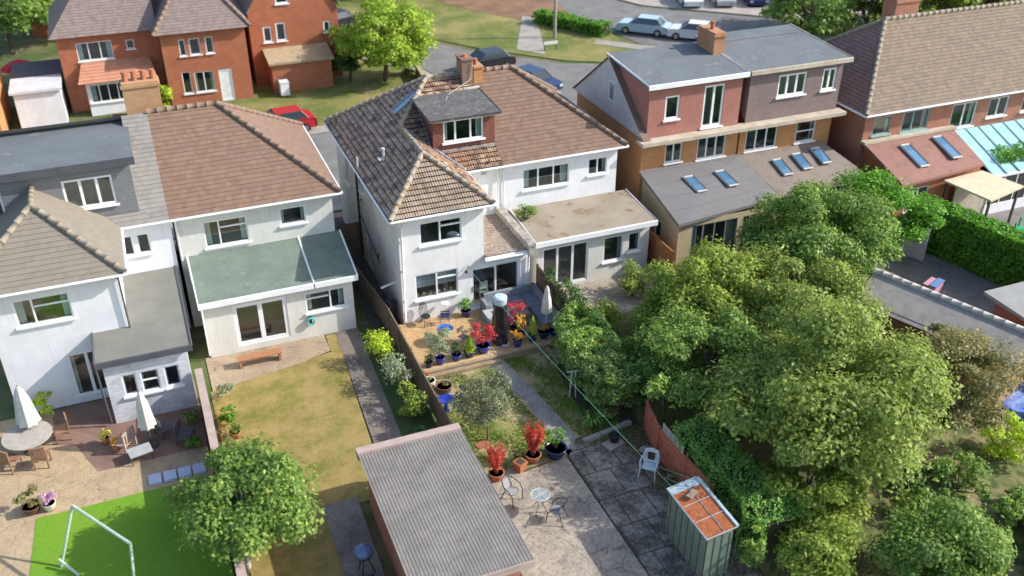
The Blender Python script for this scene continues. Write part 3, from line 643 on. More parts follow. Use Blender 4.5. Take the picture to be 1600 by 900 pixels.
# pipes
m = MB(); m.tube([(9.0, 34.08, 5.38), (9.05, 34.2, 5.2), (8.98, 34.38, 5.0), (8.98, 34.38, .35)], .04, 8); m.tube([(14.78, 34.08, 2.75), (14.74, 34.2, 2.6), (14.74, 34.38, 2.45), (14.74, 34.38, .35)], .04, 8)
for z in (1.4, 2.9, 4.3): m.box(8.92, 9.04, 34.36, 34.44, z, z + .05)
m.tube([(14.62, 37.85, 3.0), (14.7, 37.9, 5.3)], .035, 8); m.build('downpipe', WHITE, H, True)
BLK = M('black_plastic', (.02, .02, .022), (.035, .035, .035), 3, .45)
m = MB(); m.tube([(8.76, 41.1, 5.6), (8.76, 41.1, .3)], .055, 8); m.tube([(8.76, 40.5, 3.6), (8.76, 41.1, 3.2)], .035, 8); m.tube([(8.76, 37.6, 1.7), (8.76, 41.1, 2.7)], .025, 8); m.tube([(8.8, 37.9, 2.0), (8.76, 37.9, 1.7)], .025, 6)
for z in (1.2, 2.4, 3.6, 4.8): m.tube([(8.76, 41.1, z), (8.76, 41.1, z + .08)], .075, 8)
m.build('soil_pipe', BLK, H)
m = MB(); m.box(8.8, 8.86, 35.15, 35.21, 1.95, 2.02); m.tube([(8.84, 35.2, 2.0), (8.1, 34.9, 2.0)], .03, 6); m.tube([(8.84, 35.3, 2.0), (8.1, 35.0, 2.0)], .015, 6); m.build('clothes_rail', WHITE, H)
m = MB(); m.tube([(11.86, 34.43, 2.5), (11.86, 34.25, 2.55), (11.72, 34.15, 2.5)], .02, 6); m.lathe((11.72, 34.15, 2.38), [(.02, 0), (.07, .03), (.06, .12), (.02, .15)], 10); m.tube([(11.86, 34.43, 2.62), (11.95, 34.2, 2.5)], .012, 5); m.build('wall_lamp', BLK, H)
m = MB(); m.box(13.9, 14.12, 37.96, 37.998, 5.05, 5.2); m.build('air_brick', M('air_brick_cream', (.5, .46, .38)), H)
# chimney
BRK_OLD = brick('old_brick', (.22, .12, .075), (.3, .16, .1), (.24, .21, .18), .225, .08, .012, .9, .6, .4)
m = MB(); m.box(14.3, 14.84, 41.5, 42.3, 7.6, 9.3); m.box(14.26, 14.87, 41.45, 42.35, 9.3, 9.38); ch = m.build('chimney', BRK_OLD, H)
m = MB()
for x in (14.57,): m.lathe((x, 41.9, 9.36), [(.16, 0), (.12, .06), (.11, .12), (.08, .13)], 12)
m.build('chimney_pot', M('terracotta', (.42, .16, .08), (.34, .12, .06), 5, .8), ch)
m = MB(); m.tube([(14.8, 41.45, 9.2), (14.7, 41.44, 8.4), (13.4, 41.0, 7.95), (13.1, 40.4, 7.93)], .014, 5); m.box(14.3, 15.1, 41.3, 41.56, 7.95, 8.05); m.build('cable', M('old_white', (.6, .6, .6)), ch)
# ================================================================== THE NEIGHBOURS
T_BROWN = tiles('tiles_brown', [(.20, .122, .082), (.235, .145, .10), (.185, .112, .078), (.24, .155, .11)], (.175, .12, .09), None, (.5, .65))
T_BROWN2 = tiles('tiles_red_brown', [(.185, .115, .08), (.22, .138, .095), (.165, .1, .072), (.22, .15, .108)], (.15, .105, .08), None, (.5, .7))
T_BEIGE = tiles('tiles_beige', [(.215, .19, .15), (.235, .205, .16), (.20, .175, .14)], (.205, .18, .155), None, (.5, .7))
T_GREYP = tiles('tiles_grey_pink', [(.2, .155, .14), (.25, .195, .17), (.18, .14, .125), (.24, .18, .15)], (.25, .19, .165), None, (.5, .65))
T_TAN = tiles('tiles_tan', [(.2, .148, .105), (.24, .18, .125), (.18, .132, .096), (.22, .165, .12)], (.165, .12, .095), None, (.5, .65))
CREAM = M('cream_render', (.68, .67, .62), (.6, .59, .54), .9, .85, .25, 25, streak=(.48, .46, .4))
WREND = M('bright_white_render', (.76, .77, .79), (.68, .69, .72), .9, .85, .25, 25, streak=(.54, .54, .54))
GFELT = M('green_grey_felt', (.17, .215, .175), (.14, .175, .145), 1.2, .85, .2, 30, c3=(.21, .235, .19), s3=2.5)
GREYFELT = M('slate_grey_membrane', (.145, .165, .175), (.12, .135, .145), 1.0, .8, .15, 30, c3=(.19, .2, .2), s3=2)
ORB = brick('orange_brick', (.50, .21, .07), (.56, .27, .1), (.4, .27, .17), .225, .075, .008, .85, .3, .75)
REDB = brick('red_brick', (.40, .12, .05), (.47, .16, .07), (.38, .2, .14), .225, .075, .007, .85, .3, .7)
REDB2 = brick('dull_red_brick', (.36, .13, .08), (.42, .17, .1), (.36, .25, .2), .225, .075, .009, .85, .3, .7)
YELB = brick('buff_brick', (.5, .4, .24), (.56, .45, .28), (.45, .4, .3), .225, .075, .008, .85, .3, .75)
def wins(par, O, U, N, L, **k):
    for a in L:
        kk = dict(k); kk.update(a[4] if len(a) > 4 else {}); kk.setdefault('curtain', CURT if rnd.random() < .6 and 'name' not in kk else None); window(par, O, U, N, *a[:4], **kk)
def body(par, x0, x1, y0, y1, z0, z1, mat, rear=(), left=(), right=(), front=(), name='wall'):
    m = MB()
    wall(m, (x0, y0, 0), X, NY, x1 - x0, z0, z1, [h[:4] for h in rear]); wall(m, (x0, y0, 0), Y_, NX, y1 - y0, z0, z1, [h[:4] for h in left])
    wall(m, (x1, y0, 0), Y_, X, y1 - y0, z0, z1, [h[:4] for h in right]); wall(m, (x0, y1, 0), X, Y_, x1 - x0, z0, z1, [h[:4] for h in front])
    o = m.build(name, mat, par)
    wins(par, (x0, y0, 0), X, NY, rear, mull=(.5,)); wins(par, (x0, y0, 0), Y_, NX, left, mull=()); wins(par, (x1, y0, 0), Y_, X, right, mull=())
    return o
def rp(par, mat, *polys, name='roof', g=.22):
    m = MB()
    for p in polys: roofplane(m, p, g, .2, 0, None, .022)
    return m.build(name, mat, par)
def rt(par, segs, mat=RIDGE, r=.12):
    m = MB()
    for a, b in segs: ridge(m, (a[0], a[1], a[2] + .04), (b[0], b[1], b[2] + .04), r, 7)
    return m.build('ridge_tiles', mat, par, True)
def flat(par, x0, x1, y0, y1, z0, z1, mat, name='flat_roof', t=.16, edge=None):
    """flat or lean-to roof slab: z0 at the front (y0), z1 at the back"""
    m = MB(); b = [(x0, y0, z0), (x1, y0, z0), (x1, y1, z1), (x0, y1, z1)]; u = [(x, y, z + t) for x, y, z in b]
    m.poly(u); m.poly(list(reversed(b)))
    for i in range(4): j = (i + 1) % 4; m.poly([b[i], b[j], u[j], u[i]])
    o = m.build(name, mat, par)
    if edge:
        m = MB(); m.tube([u[3], u[0], u[1], u[2]], .05, 5); m.box(x0 - .02, x1 + .02, y0 - .045, y0 - .003, z0 - .06, z0 + t + .01); m.build('roof_edge', edge, o)
    return o
def chimney(par, x0, x1, y0, y1, z0, z1, mat, pots=3):
    m = MB(); m.box(x0, x1, y0, y1, z0, z1); m.box(x0 - .06, x1 + .06, y0 - .06, y1 + .06, z1, z1 + .12); m.box(x0, x1, y0, y1, z1 + .12, z1 + .2); c = m.build('chimney', mat, par)
    m = MB()
    for i in range(pots): m.lathe((x0 + (x1 - x0) * (i + .5) / pots, (y0 + y1) / 2, z1 + .18), [(.13, 0), (.11, .1), (.1, .34), (.13, .36), (.12, .42), (.08, .42)], 10)
    m.build('chimney_pot', MC['terracotta'], c)
def rooflights(par, P, cen, w, l, blue=True):
    """P(x, t) gives a point on the slope"""
    for (x, t) in cen:
        m = MB(); q = [P(x - w / 2, t - l / 2), P(x + w / 2, t - l / 2), P(x + w / 2, t + l / 2), P(x - w / 2, t + l / 2)]
        q = [Vector(p) + Vector((0, 0, .22)) for p in q]
        for i in range(4): m.tube([q[i], q[(i + 1) % 4]], .06, 4)
        o = m.build('skylight', M('skylight_frame', (.45, .42, .38), None, 3, .6), par); g = MB(); g.poly([tuple(p + Vector((0, 0, .01))) for p in q]); g.build('pane', mm_, o)
wt = dict(mull=(.35,), trans=((1, .7),))
# ---- B: hip roofed half of the pair on the left
B = thing('semi_detached_house', 'cream house with hipped brown roof and green lean-to roof over french doors', 'house', (3.6, 40, 0), world=True)
body(B, .35, 6.95, 38, 45.8, 0, 5.4, CREAM, rear=[(1.1, 2.9, 3.75, 4.95, wt), (4.3, 5.4, 4.2, 5.0, dict(mull=()))])
body(B, .75, 6.95, 35.3, 38.0, 0, 2.55, CREAM, rear=[(1.15, 3.35, .3, 2.3, dict(mull=(.5,), ft=.16, sill=False)), (4.15, 5.85, 1.25, 2.2, dict(mull=(.62,), trans=((0, .7),)))])
flat(B, .6, 5.3, 35.05, 38.0, 2.62, 3.35, GFELT, 'lean_to_roof', edge=WHITE); o = flat(B, 5.3, 7.15, 35.05, 38.0, 2.62, 3.35, GFELT, 'lean_to_roof', edge=WHITE)
Rb = [(.2, 37.65, 5.5), (7.3, 37.65, 5.5), (7.3, 46.1, 5.5), (.2, 46.1, 5.5)]; q1, q2 = (.2, 41.9, 8.6), (3.1, 41.9, 8.6)
rp(B, T_BROWN, [Rb[0], Rb[1], q2, q1], [Rb[1], Rb[2], q2], [Rb[2], Rb[3], q1, q2]); rt(B, [(Rb[1], q2), (q1, q2), (Rb[2], q2)], M('ridge_brown', (.25, .18, .135), (.19, .125, .09), 4, .9))
eaves(B, [(.2, 37.65), (7.3, 37.65), (7.3, 46.1)], [(.35, 38), (6.95, 38), (6.95, 45.8)], 5.5)
m = MB(); m.tube([(.4, 37.6, 5.4), (.4, 37.92, 5.2), (.4, 37.92, 3.4)], .04, 7); m.tube([(.7, 35.05, 2.6), (.7, 35.22, .2)], .035, 7); m.build('downpipe', WHITE, B)
chimney(B, -.6, .9, 42.6, 43.5, 7.6, 9.5, brick('tan_brick', (.46, .24, .11), (.5, .3, .15), (.4, .3, .2), .225, .075, .009, .85, .3, .7), 4)
m = MB(); m.obox((1.3, 36.4, 0), (.1, .1, .1)); 
# ---- A: half with the grey box dormer and the beige hipped wing
A = thing('semi_detached_house', 'white house at the left edge, grey box dormer and beige hipped wing', 'house', (-4, 38, 0), world=True)
body(A, -6.6, .2, 38, 45.8, 0, 5.4, WREND, rear=[(4.75, 5.25, 4.0, 4.9, dict(mull=())), (5.4, 5.9, 4.0, 4.9, dict(mull=()))])
body(A, -6.6, -2.05, 34.1, 38, 0, 5.4, WREND, rear=[(.9, 2.8, 3.85, 4.95, dict(mull=(.33,), trans=((1, .66),), roommat=M('curtained_room', (.42, .34, .14), (.35, .2, .14), 3, .9))), (2.15, 3.5, .3, 2.3, dict(mull=(.5,), ft=.1, sill=False))])
e = 5.5; p = [(-7.3, 33.75, e), (-1.7, 33.75, e), (-1.7, 37.7, e)]; a1, a2 = (-4.5, 36.5, 7.5), (-4.5, 39.9, 7.5)
rp(A, T_BEIGE, [p[0], p[1], a1], [p[1], (-1.7, 38.0, e), a2, a1], [(-7.3, 40, e), p[0], a1, a2]); rt(A, [(p[1], a1), (p[0], a1), (a1, a2)], M('ridge_beige', (.29, .26, .2), (.22, .18, .135), 4, .9))
eaves(A, [(-7.3, 33.75), (-1.7, 33.75), (-1.7, 37.65), (.2, 37.65)], [(-6.6, 34.1), (-2.05, 34.1), (-2.05, 38), (.2, 38)], e)
LG = M('light_grey_slates', (.34, .33, .31), (.28, .27, .255), 2, .85, .3, 20)
zA = lambda y: 5.5 + (y - 37.65) * 3.1 / 4.25
rp(A, tiles('tiles_light_grey', [(.23, .215, .195), (.27, .255, .23), (.21, .195, .18)], (.25, .23, .21)), [(-.85, 37.65, 5.5), (.2, 37.65, 5.5), (.2, 41.9, 8.6), (-.85, 41.9, 8.6)], [(-6.6, 37.65, 5.5), (-.85, 37.65, 5.5), (-.85, 38.12, 5.85), (-6.6, 38.12, 5.85)], [(.2, 46.1, 5.5), (-6.6, 46.1, 5.5), (-6.6, 41.9, 8.6), (.2, 41.9, 8.6)])
HGREY = brick('grey_hung_tiles', (.19, .195, .205), (.215, .22, .23), (.13, .135, .14), .2, .16, .008, .7, .35, .85)
m = MB(); Oa = (-6.6, 38.15, 0); hA = (3.15, 5.0, 6.35, 7.6); hA2 = (.02, 1.0, 6.35, 7.6)
wall(m, Oa, X, NY, 5.75, 5.5, 8.05, [hA, hA2]); m.poly([(-.85, 38.15, 5.5), (-.85, 38.15, 8.05), (-.85, 41.5, 8.3)]); m.poly([(-6.6, 38.15, 5.5), (-6.6, 38.15, 8.05), (-6.6, 41.5, 8.3)]); da = m.build('dormer', HGREY, A)
window(da, Oa, X, NY, *hA, mull=(.35, .68), ft=.09, room=.0, curtain=None); window(da, Oa, X, NY, *hA2, mull=(), ft=.09, room=.0)
m = MB(); m.poly([(-6.5, 38.6, 5.6), (-1.0, 38.6, 5.6), (-1.0, 38.6, 8), (-6.5, 38.6, 8)]); m.build('interior', ROOM, da)
m = MB(); m.box(-6.7, -.65, 37.9, 42.4, 8.06, 8.28); m.build('dormer_roof', GREYFELT, da); m = MB(); m.box(-6.7, -.63, 37.84, 37.897, 8.0, 8.32); m.build('fascia', M('anthracite', (.09, .095, .11), None, 4, .6), da)
# white timber clad extension with dark trimmed felt roof
CLAD = planks('white_cladding', (.74, .75, .79), (.7, .71, .76), .15, 2, (.45, .46, .5))
body(A, -3.15, -.15, 32.2, 37.98, 0, 2.75, CLAD, rear=[(.55, 1.05, 1.15, 2.1, dict(mull=())), (1.2, 1.85, 1.15, 2.1, dict(mull=(), trans=((0, .55),))), (2.05, 2.6, 1.15, 2.1, dict(mull=()))])
flat(A, -3.35, .05, 32.0, 37.99, 2.78, 3.0, M('olive_felt', (.2, .2, .17), (.17, .17, .15), 1, .9, .15, 30), edge=M('anthracite', (.1, .1, .11)))
m = MB(); m.tube([(-3.35, 32.0, 2.8), (-3.3, 32.1, .2)], .04, 7); m.tube([(-2.0, 33.7, 5.4), (-2.0, 34.0, 5.2), (-2.0, 34.03, .3)], .04, 7); m.build('downpipe', MC['anthracite'], A)
# ---- C: the other half of the white house
C = thing('semi_detached_house', 'white house with brown hipped roof and flat sandy roofed extension, joined to the decked house', 'house', (18, 40, 0), world=True)
body(C, 14.86, 20.9, 38, 45.8, 0, 5.4, WREND, rear=[(1.1, 3.5, 3.9, 4.95, dict(mull=(.33, .66))), (5.0 - .5, 5.5, 4.1, 4.95)])
Rc = [(14.86, 37.68, 5.5), (21.25, 37.68, 5.5), (21.25, 46.1, 5.5), (14.86, 46.1, 5.5)]; q1, q2 = (14.86, 42.1, 8.5), (17.0, 42.1, 8.5)
rp(C, T_BROWN2, [Rc[0], Rc[1], q2, q1], [Rc[1], Rc[2], q2], [Rc[2], Rc[3], q1, q2]); rt(C, [(Rc[1], q2), (q1, q2), (Rc[2], q2)], MC['ridge_brown'])
eaves(C, [(14.86, 37.68), (21.25, 37.68), (21.25, 46.1)], [(14.86, 38), (20.9, 38), (20.9, 45.8)], 5.5)
body(C, 15.5, 21.3, 35.1, 37.98, 0, 2.6, CREAM, rear=[(.25, 2.6, .15, 2.25, dict(mull=(.33, .66), ft=.09, sill=False)), (3.4, 4.4, .9, 2.2, dict(mull=())), (4.7, 5.3, 1.2, 2.2, dict(mull=()))])
flat(C, 15.3, 21.5, 34.8, 37.99, 2.62, 2.85, M('sandy_felt', (.32, .275, .21), (.26, .22, .165), .7, .95, .3, 40, c3=(.22, .15, .1), s3=1.0, lo3=.58, hi3=.66), edge=WHITE)
m = MB(); m.tube([(14.97, 37.7, 5.4), (14.97, 37.94, 5.2), (14.97, 37.94, 3.35)], .035, 7); m.build('downpipe', WHITE, C)
m = MB(); m.box(14.89, 15.35, 41.55, 42.3, 7.6, 8.85); m.box(14.89, 15.4, 41.5, 42.35, 8.85, 8.93); cc_ = m.build('chimney', ORB, C); m = MB(); m.lathe((15.12, 41.95, 8.92), [(.13, 0), (.11, .1), (.1, .3), (.08, .3)], 10); m.build('chimney_pot', MC['terracotta'], cc_)
# ---- D and E: orange brick pair with big dormers
PINKT = brick('pink_hung_tiles', (.36, .15, .12), (.41, .18, .145), (.27, .11, .09), .2, .16, .008, .8, .35, .85)
BRNT = brick('brown_hung_tiles', (.21, .155, .15), (.25, .185, .175), (.14, .1, .1), .2, .16, .008, .8, .35, .85)
D = thing('semi_detached_house', 'orange brick house with pink tile-hung dormer and plain grey lean-to roof', 'house', (25, 41, 0), world=True)
body(D, 22.35, 27.9, 38.2, 45.6, 0, 5.45, ORB, rear=[(1.35, 2.3, 3.95, 4.95, dict(mull=(.5,))), (3.2, 4.85, 3.85, 5.0, dict(mull=(.33, .66)))])
# pale gable on the left, with the roof slopes either side
m = MB(); m.poly([(22.32, 37.8, 5.45), (22.32, 46.0, 5.45), (22.32, 41.9, 8.5)]); D_g = m.build('gable', M('pale_gable_render', (.6, .58, .56), (.52, .5, .49), 1, .9), D)
window(D_g, (22.32, 40, 0), Y_, NX, 1.2, 1.8, 6.3, 7.3, mull=(), room=0, rev=-.05, sill=False)
m = MB(); m.poly([(22.15, 37.8, 5.52), (22.6, 37.8, 5.52), (22.6, 41.9, 8.55), (22.15, 41.9, 8.55)]); m.build('verge_roof', T_BROWN2, D)
rp(D, T_BROWN2, [(27.9, 46.0, 5.5), (22.2, 46.0, 5.5), (22.2, 41.9, 8.5), (27.9, 41.9, 8.5)])
m = MB(); Od_ = (22.5, 38.1, 0); hh = [(.9, 1.7, 6.3, 7.5), (3.05, 4.2, 5.6, 7.75)]
wall(m, Od_, X, NY, 5.2, 5.5, 8.05, hh); m.poly([(22.5, 38.1, 5.5), (22.5, 38.1, 8.05), (22.5, 41.5, 8.3)]); m.poly([(27.7, 38.1, 5.5), (27.7, 38.1, 8.05), (27.7, 41.5, 8.3)]); dd = m.build('dormer', PINKT, D)
for q in hh: window(dd, Od_, X, NY, *q, mull=(.5,) if q[0] > 2 else (), ft=.1, room=0, sill=True)
m = MB(); m.poly([(22.8, 38.6, 5.6), (27.4, 38.6, 5.6), (27.4, 38.6, 8.0), (22.8, 38.6, 8.0)]); m.build('interior', ROOM, dd)
flat(dd, 22.3, 27.85, 37.85, 42.3, 8.08, 8.4, GREYFELT, 'dormer_roof', .14, WHITE)
CORN = M('weathered_fascia', (.5, .45, .38), (.42, .34, .24), 2, .9)
m = MB(); m.box(22.0, 27.98, 37.5, 38.19, 5.3, 5.48); m.build('eaves_band', CORN, D)
def hullroof(par, pts, mat, t=.15, name='lean_to_roof'):
    m = MB(); u = [(x, y, z + t) for x, y, z in pts]; m.poly(u); m.poly(list(reversed(pts)))
    for i in range(4): j = (i + 1) % 4; m.poly([pts[i], pts[j], u[j], u[i]])
    return m.build(name, mat, par)
DSL = brick('grey_slates', (.155, .15, .152), (.175, .17, .172), (.12, .115, .12), .3, .25, .008, .75, .2, .9)
dq = [(22.25, 34.1, 2.6), (28.5, 34.9, 2.6), (27.95, 38.15, 3.65), (22.25, 38.15, 3.65)]; hullroof(D, dq, DSL)
m = MB(); wall(m, (22.5, 34.45, 0), X, NY, 5.7, 0, 2.6, [(.75, 3.3, .15, 2.3), (3.6, 5.2, .15, 2.3)]); wall(m, (22.5, 34.45, 0), Y_, NX, 3.7, 0, 2.75, [(1.6, 2.2, .9, 1.9)]); m.poly([(22.5, 34.45, 2.75), (22.5, 38.15, 2.75), (22.5, 38.15, 3.65)]); m.build('extension_wall', YELB, D)
wins(D, (22.5, 34.45, 0), X, NY, [(.75, 3.3, .15, 2.3), (3.6, 5.2, .15, 2.3)], mull=(.25, .5, .75), ft=.06, sill=False, frame=M('grey_aluminium', (.22, .24, .25), None, 3, .4))
window(D, (22.5, 34.45, 0), Y_, NX, 1.6, 2.2, .9, 1.9)
PD = lambda x, t: (x + .25 * (1 - t) * 2, 34.3 + 3.8 * t, 2.62 + 1.03 * t)
rooflights(D, PD, [(24.3, .58), (26.1, .58)], .55, .3)
chimney(D, 27.35, 28.0, 40.4, 42.0, 7.5, 9.3, brick('two_tone_brick', (.42, .2, .1), (.48, .25, .12), (.3, .2, .15), .225, .075, .009, .85, .3, .45), 1)
E_ = thing('semi_detached_house', 'orange brick house with brown tile-hung dormer and three skylights over its extension', 'house', (31, 41, 0), world=True)
body(E_, 28.02, 33.7, 38.2, 45.6, 0, 5.45, ORB, rear=[(.4, 2.3, 3.85, 5.0, dict(mull=(.33, .66))), (3.5, 4.7, 3.85, 5.05, dict(mull=(), trans=((0, .5),)))])
rp(E_, T_BROWN2, [(33.9, 46.0, 5.5), (28.02, 46.0, 5.5), (28.02, 41.9, 8.5), (33.9, 41.9, 8.5)])
m = MB(); Oe = (28.15, 38.1, 0); hh = [(1.7, 3.4, 6.6, 7.75), (4.4, 5.25, 6.6, 7.75)]
wall(m, Oe, X, NY, 5.6, 5.5, 8.05, hh); m.poly([(28.15, 38.1, 5.5), (28.15, 38.1, 8.05), (28.15, 41.5, 8.3)]); m.poly([(33.75, 38.1, 5.5), (33.75, 38.1, 8.05), (33.75, 41.5, 8.3)]); de = m.build('dormer', BRNT, E_)
window(de, Oe, X, NY, *hh[0], mull=(.33, .66), ft=.1, room=0); window(de, Oe, X, NY, *hh[1], mull=(.5,), ft=.1, room=0)
m = MB(); m.poly([(28.4, 38.6, 5.6), (33.5, 38.6, 5.6), (33.5, 38.6, 8.0), (28.4, 38.6, 8.0)]); m.build('interior', ROOM, de)
flat(de, 28.0, 34.05, 37.85, 43.2, 8.1, 8.42, GREYFELT, 'dormer_roof', .14, CORN)
m = MB(); m.box(28.0, 34.0, 37.5, 38.19, 5.3, 5.48); m.build('eaves_band', CORN, E_)
eq = [(28.55, 35.0, 2.6), (34.3, 35.6, 2.6), (33.2, 38.15, 3.6), (28.0, 38.15, 3.6)]; hullroof(E_, eq, tiles('brown_felt_tiles', [(.19, .155, .13), (.22, .18, .15)], (.17, .14, .12)))
m = MB(); wall(m, (28.3, 35.6, 0), X, NY, 5.6, 0, 2.6, [(.4, 1.9, .15, 2.3), (2.5, 5.1, .15, 2.3)]); wall(m, (33.9, 35.6, 0), Y_, X, 2.6, 0, 2.6); m.build('extension_wall', YELB, E_)
wins(E_, (28.3, 35.6, 0), X, NY, [(.4, 1.9, .15, 2.3), (2.5, 5.1, .15, 2.3)], mull=(.33, .66), sill=False, frame=MC['grey_aluminium'])
rooflights(E_, lambda x, t: (x, 35.0 + 3.1 * t, 2.62 + 1.0 * t), [(29.8, .55), (31.1, .6), (32.4, .65)], .55, .36)
# ---- F: brick pair at the right with wide tan hipped roof
F_ = thing('brick_house', 'red brick house under a wide tan hipped roof, red tiled extension with two skylights', 'house', (42, 41, 0), world=True)
body(F_, 34.9, 60, 37.0, 45, 0, 5.4, REDB2, rear=[(.6, 1.75, 4.1, 5.1, dict(mull=(), frame=M('teal_frame', (.3, .48, .46), None, 3, .5))), (2.5, 4.3, 4.0, 5.15, dict(mull=(.4,), frame=MC['teal_frame'])), (5.9, 7.6, 3.7, 5.1, dict(mull=(.5,))), (8.5, 9.9, 4.0, 5.1, dict(mull=(.5,))), (11, 12.2, 4.0, 5.1, dict(mull=(.5,)))])
e = 5.5; f = [(34.5, 36.6, e), (60.3, 36.6, e), (60.3, 45.4, e), (34.5, 45.4, e)]; q1, q2 = (38.6, 41.0, 8.9), (56, 41.0, 8.9)
rp(F_, T_TAN, [f[0], f[1], q2, q1], [f[1], f[2], q2], [f[2], f[3], q1, q2]); o = rp(F_, tiles('tiles_deep_brown', [(.2, .12, .1), (.25, .15, .12)], (.17, .1, .09)), [f[3], f[0], q1]); rt(F_, [(f[0], q1), (q1, q2), (f[3], q1)], MC['ridge_beige'])
eaves(F_, [(34.5, 45.4), (34.5, 36.6), (60.3, 36.6)], [(34.9, 45), (34.9, 37), (60, 37)], e)
chimney(F_, 39.2, 40.8, 41.0, 42.0, 8.2, 9.7, REDB2, 4)
fq = [(34.9, 33.5, 2.7), (40.8, 34.1, 2.7), (40.9, 37.0, 3.75), (34.9, 36.95, 3.75)]; hullroof(F_, fq, tiles('red_ext_tiles', [(.24, .115, .09), (.28, .14, .11)], (.2, .11, .09)))
m = MB(); wall(m, (35.2, 34.1, 0), X, NY, 5.4, 0, 2.75, [(.7, 2.1, .9, 2.2)]); wall(m, (35.2, 34.1, 0), Y_, NX, 2.9, 0, 2.8); m.poly([(35.2, 34.1, 2.8), (35.2, 37, 2.8), (35.2, 37, 3.75)]); wall(m, (40.6, 34.1, 0), Y_, X, 2.9, 0, 2.8); m.build('extension_wall', REDB, F_)
window(F_, (35.2, 34.1, 0), X, NY, .7, 2.1, .9, 2.2, mull=(.5,))
rooflights(F_, lambda x, t: (x, 33.6 + 3.3 * t, 2.72 + 1.05 * t), [(37.0, .5), (39.3, .55)], .6, .5)
m = MB(); m.box(34.8, 41, 36.6, 36.98, 3.82, 3.95); m.build('flashing', CORN, F_)
# aqua glazed conservatory
K_ = thing('conservatory', 'conservatory with pale aqua glazed roof against the red brick house', 'conservatory', (43.5, 35.5, 0), world=True)
AQ = M('aqua_polycarbonate', (.36, .62, .62), (.3, .55, .57), 2, .25)
for i in range(8):
    m = MB(); xa, xb = 41.1 + i * .9, 41.1 + i * .9 + .84; m.poly([(xa, 33.6, 2.3), (xb, 33.6, 2.3), (xb, 36.9, 3.6), (xa, 36.9, 3.6)]); m.poly([(xa, 33.6, 2.25), (xa, 36.9, 3.55), (xb, 36.9, 3.55), (xb, 33.6, 2.25)]); m.build('roof_panel', AQ, K_)
m = MB()
for i in range(9): m.tube([(41.07 + i * .9, 33.5, 2.32), (41.07 + i * .9, 36.95, 3.64)], .04, 4); m.box(41.04 + i * .9, 41.1 + i * .9, 33.55, 33.62, 0, 2.3)
m.box(41.0, 48.4, 33.5, 33.64, 2.18, 2.3); m.box(41.0, 48.4, 33.53, 33.6, 0, .6); m.build('frame', WHITE, K_)
m = MB(); m.box(41.05, 48.35, 33.56, 33.57, .6, 2.18); m.build('glazing', DARKG, K_)
# ---- opposite side of the street
def farhouse(label, loc): return thing('brick_house', label, 'house', loc, world=True)
G_ = farhouse('red brick house across the street with orange pantiled porch over a white bay', (-1, 72, 0))
body(G_, -4.3, 2.0, 68.2, 76, 0, 5.0, REDB, rear=[(1.1, 3.3, 3.4, 4.6, dict(mull=(.33, .66))), (4.2, 4.7, 3.9, 4.5, dict(mull=())), (1.2, 3.6, .9, 2.2, dict(mull=(.25, .5, .75)))])
gq = [(-4.7, 67.8, 5.1), (2.0, 67.8, 5.1), (2.0, 76.3, 5.1), (-4.7, 76.3, 5.1)]; q1, q2 = (-1.2, 72, 9.0), (2.0, 72, 9.0)
rp(G_, T_GREYP, [gq[0], gq[1], q2, q1], [gq[3], gq[0], q1], [gq[2], gq[3], q1, q2])
o = MB(); roofplane(o, [(-3.5, 66.4, 2.4), (1.4, 66.4, 2.4), (1.2, 68.18, 3.3), (-3.1, 68.18, 3.3)], .3, .3, 0, None, .03); o.build('porch_roof', tiles('porch_tiles', [(.46, .2, .12), (.52, .26, .16)]), G_)
body(G_, -3.1, -.4, 67.0, 68.19, 0, 2.3, WREND, rear=[(.2, 2.5, .9, 2.1, dict(mull=(.25, .5, .75)))], name='bay_wall')
m = MB(); m.box(-.4, 1.3, 67.0, 67.08, 0, 2.2); m.build('porch_wall', REDB, G_)
Hh = farhouse('projecting red brick house across the street with pyramid hip roof and white front door', (4.6, 70, 0))
body(Hh, 2.02, 7.5, 66.6, 76, 0, 5.0, REDB, rear=[(1.1, 1.5, 3.5, 4.6, dict(mull=())), (1.75, 2.45, 3.5, 4.6, dict(mull=())), (2.8, 3.3, 3.5, 4.6, dict(mull=())), (.95, 1.5, .9, 2.4, dict(mull=())), (1.75, 3.0, .9, 2.3, dict(mull=(.5,))), (3.35, 4.25, .05, 2.3, dict(mull=(), sill=False, glass=M('white_door', (.8, .8, .78), None, 3, .5), name='door', ft=.12))])
hq = [(1.6, 66.2, 5.1), (7.9, 66.2, 5.1), (7.9, 76.3, 5.1), (1.6, 76.3, 5.1)]; q1, q2 = (4.7, 69.6, 8.8), (4.7, 73, 8.8)
rp(Hh, T_GREYP, [hq[0], hq[1], q1], [hq[1], hq[2], q2, q1], [hq[2], hq[3], q2], [hq[3], hq[0], q1, q2]); rt(Hh, [(hq[0], q1), (hq[1], q1), (q1, q2)], MC['ridge_brown'])
chimney(G_, -3.0, -2.2, 73, 74, 7.0, 10.2, REDB, 2)
J_ = farhouse('red brick house end wall with clipped gable across the street, low lean-to at its foot', (11, 73, 0))
m = MB(); hj = [(2.0, 2.9, 5.7, 7.4), (.9, 1.5, 3.1, 4.2), (1.8, 2.5, 3.1, 4.4), (5.2, 5.7, 3.4, 4.2)]
wall(m, (8.1, 69.0, 0), X, NY, 6.3, 0, 5.2, hj[1:]); wall(m, (8.1, 69.0, 0), Y_, NX, 9, 0, 5.2); wall(m, (14.4, 69.0, 0), Y_, X, 9, 0, 5.2)
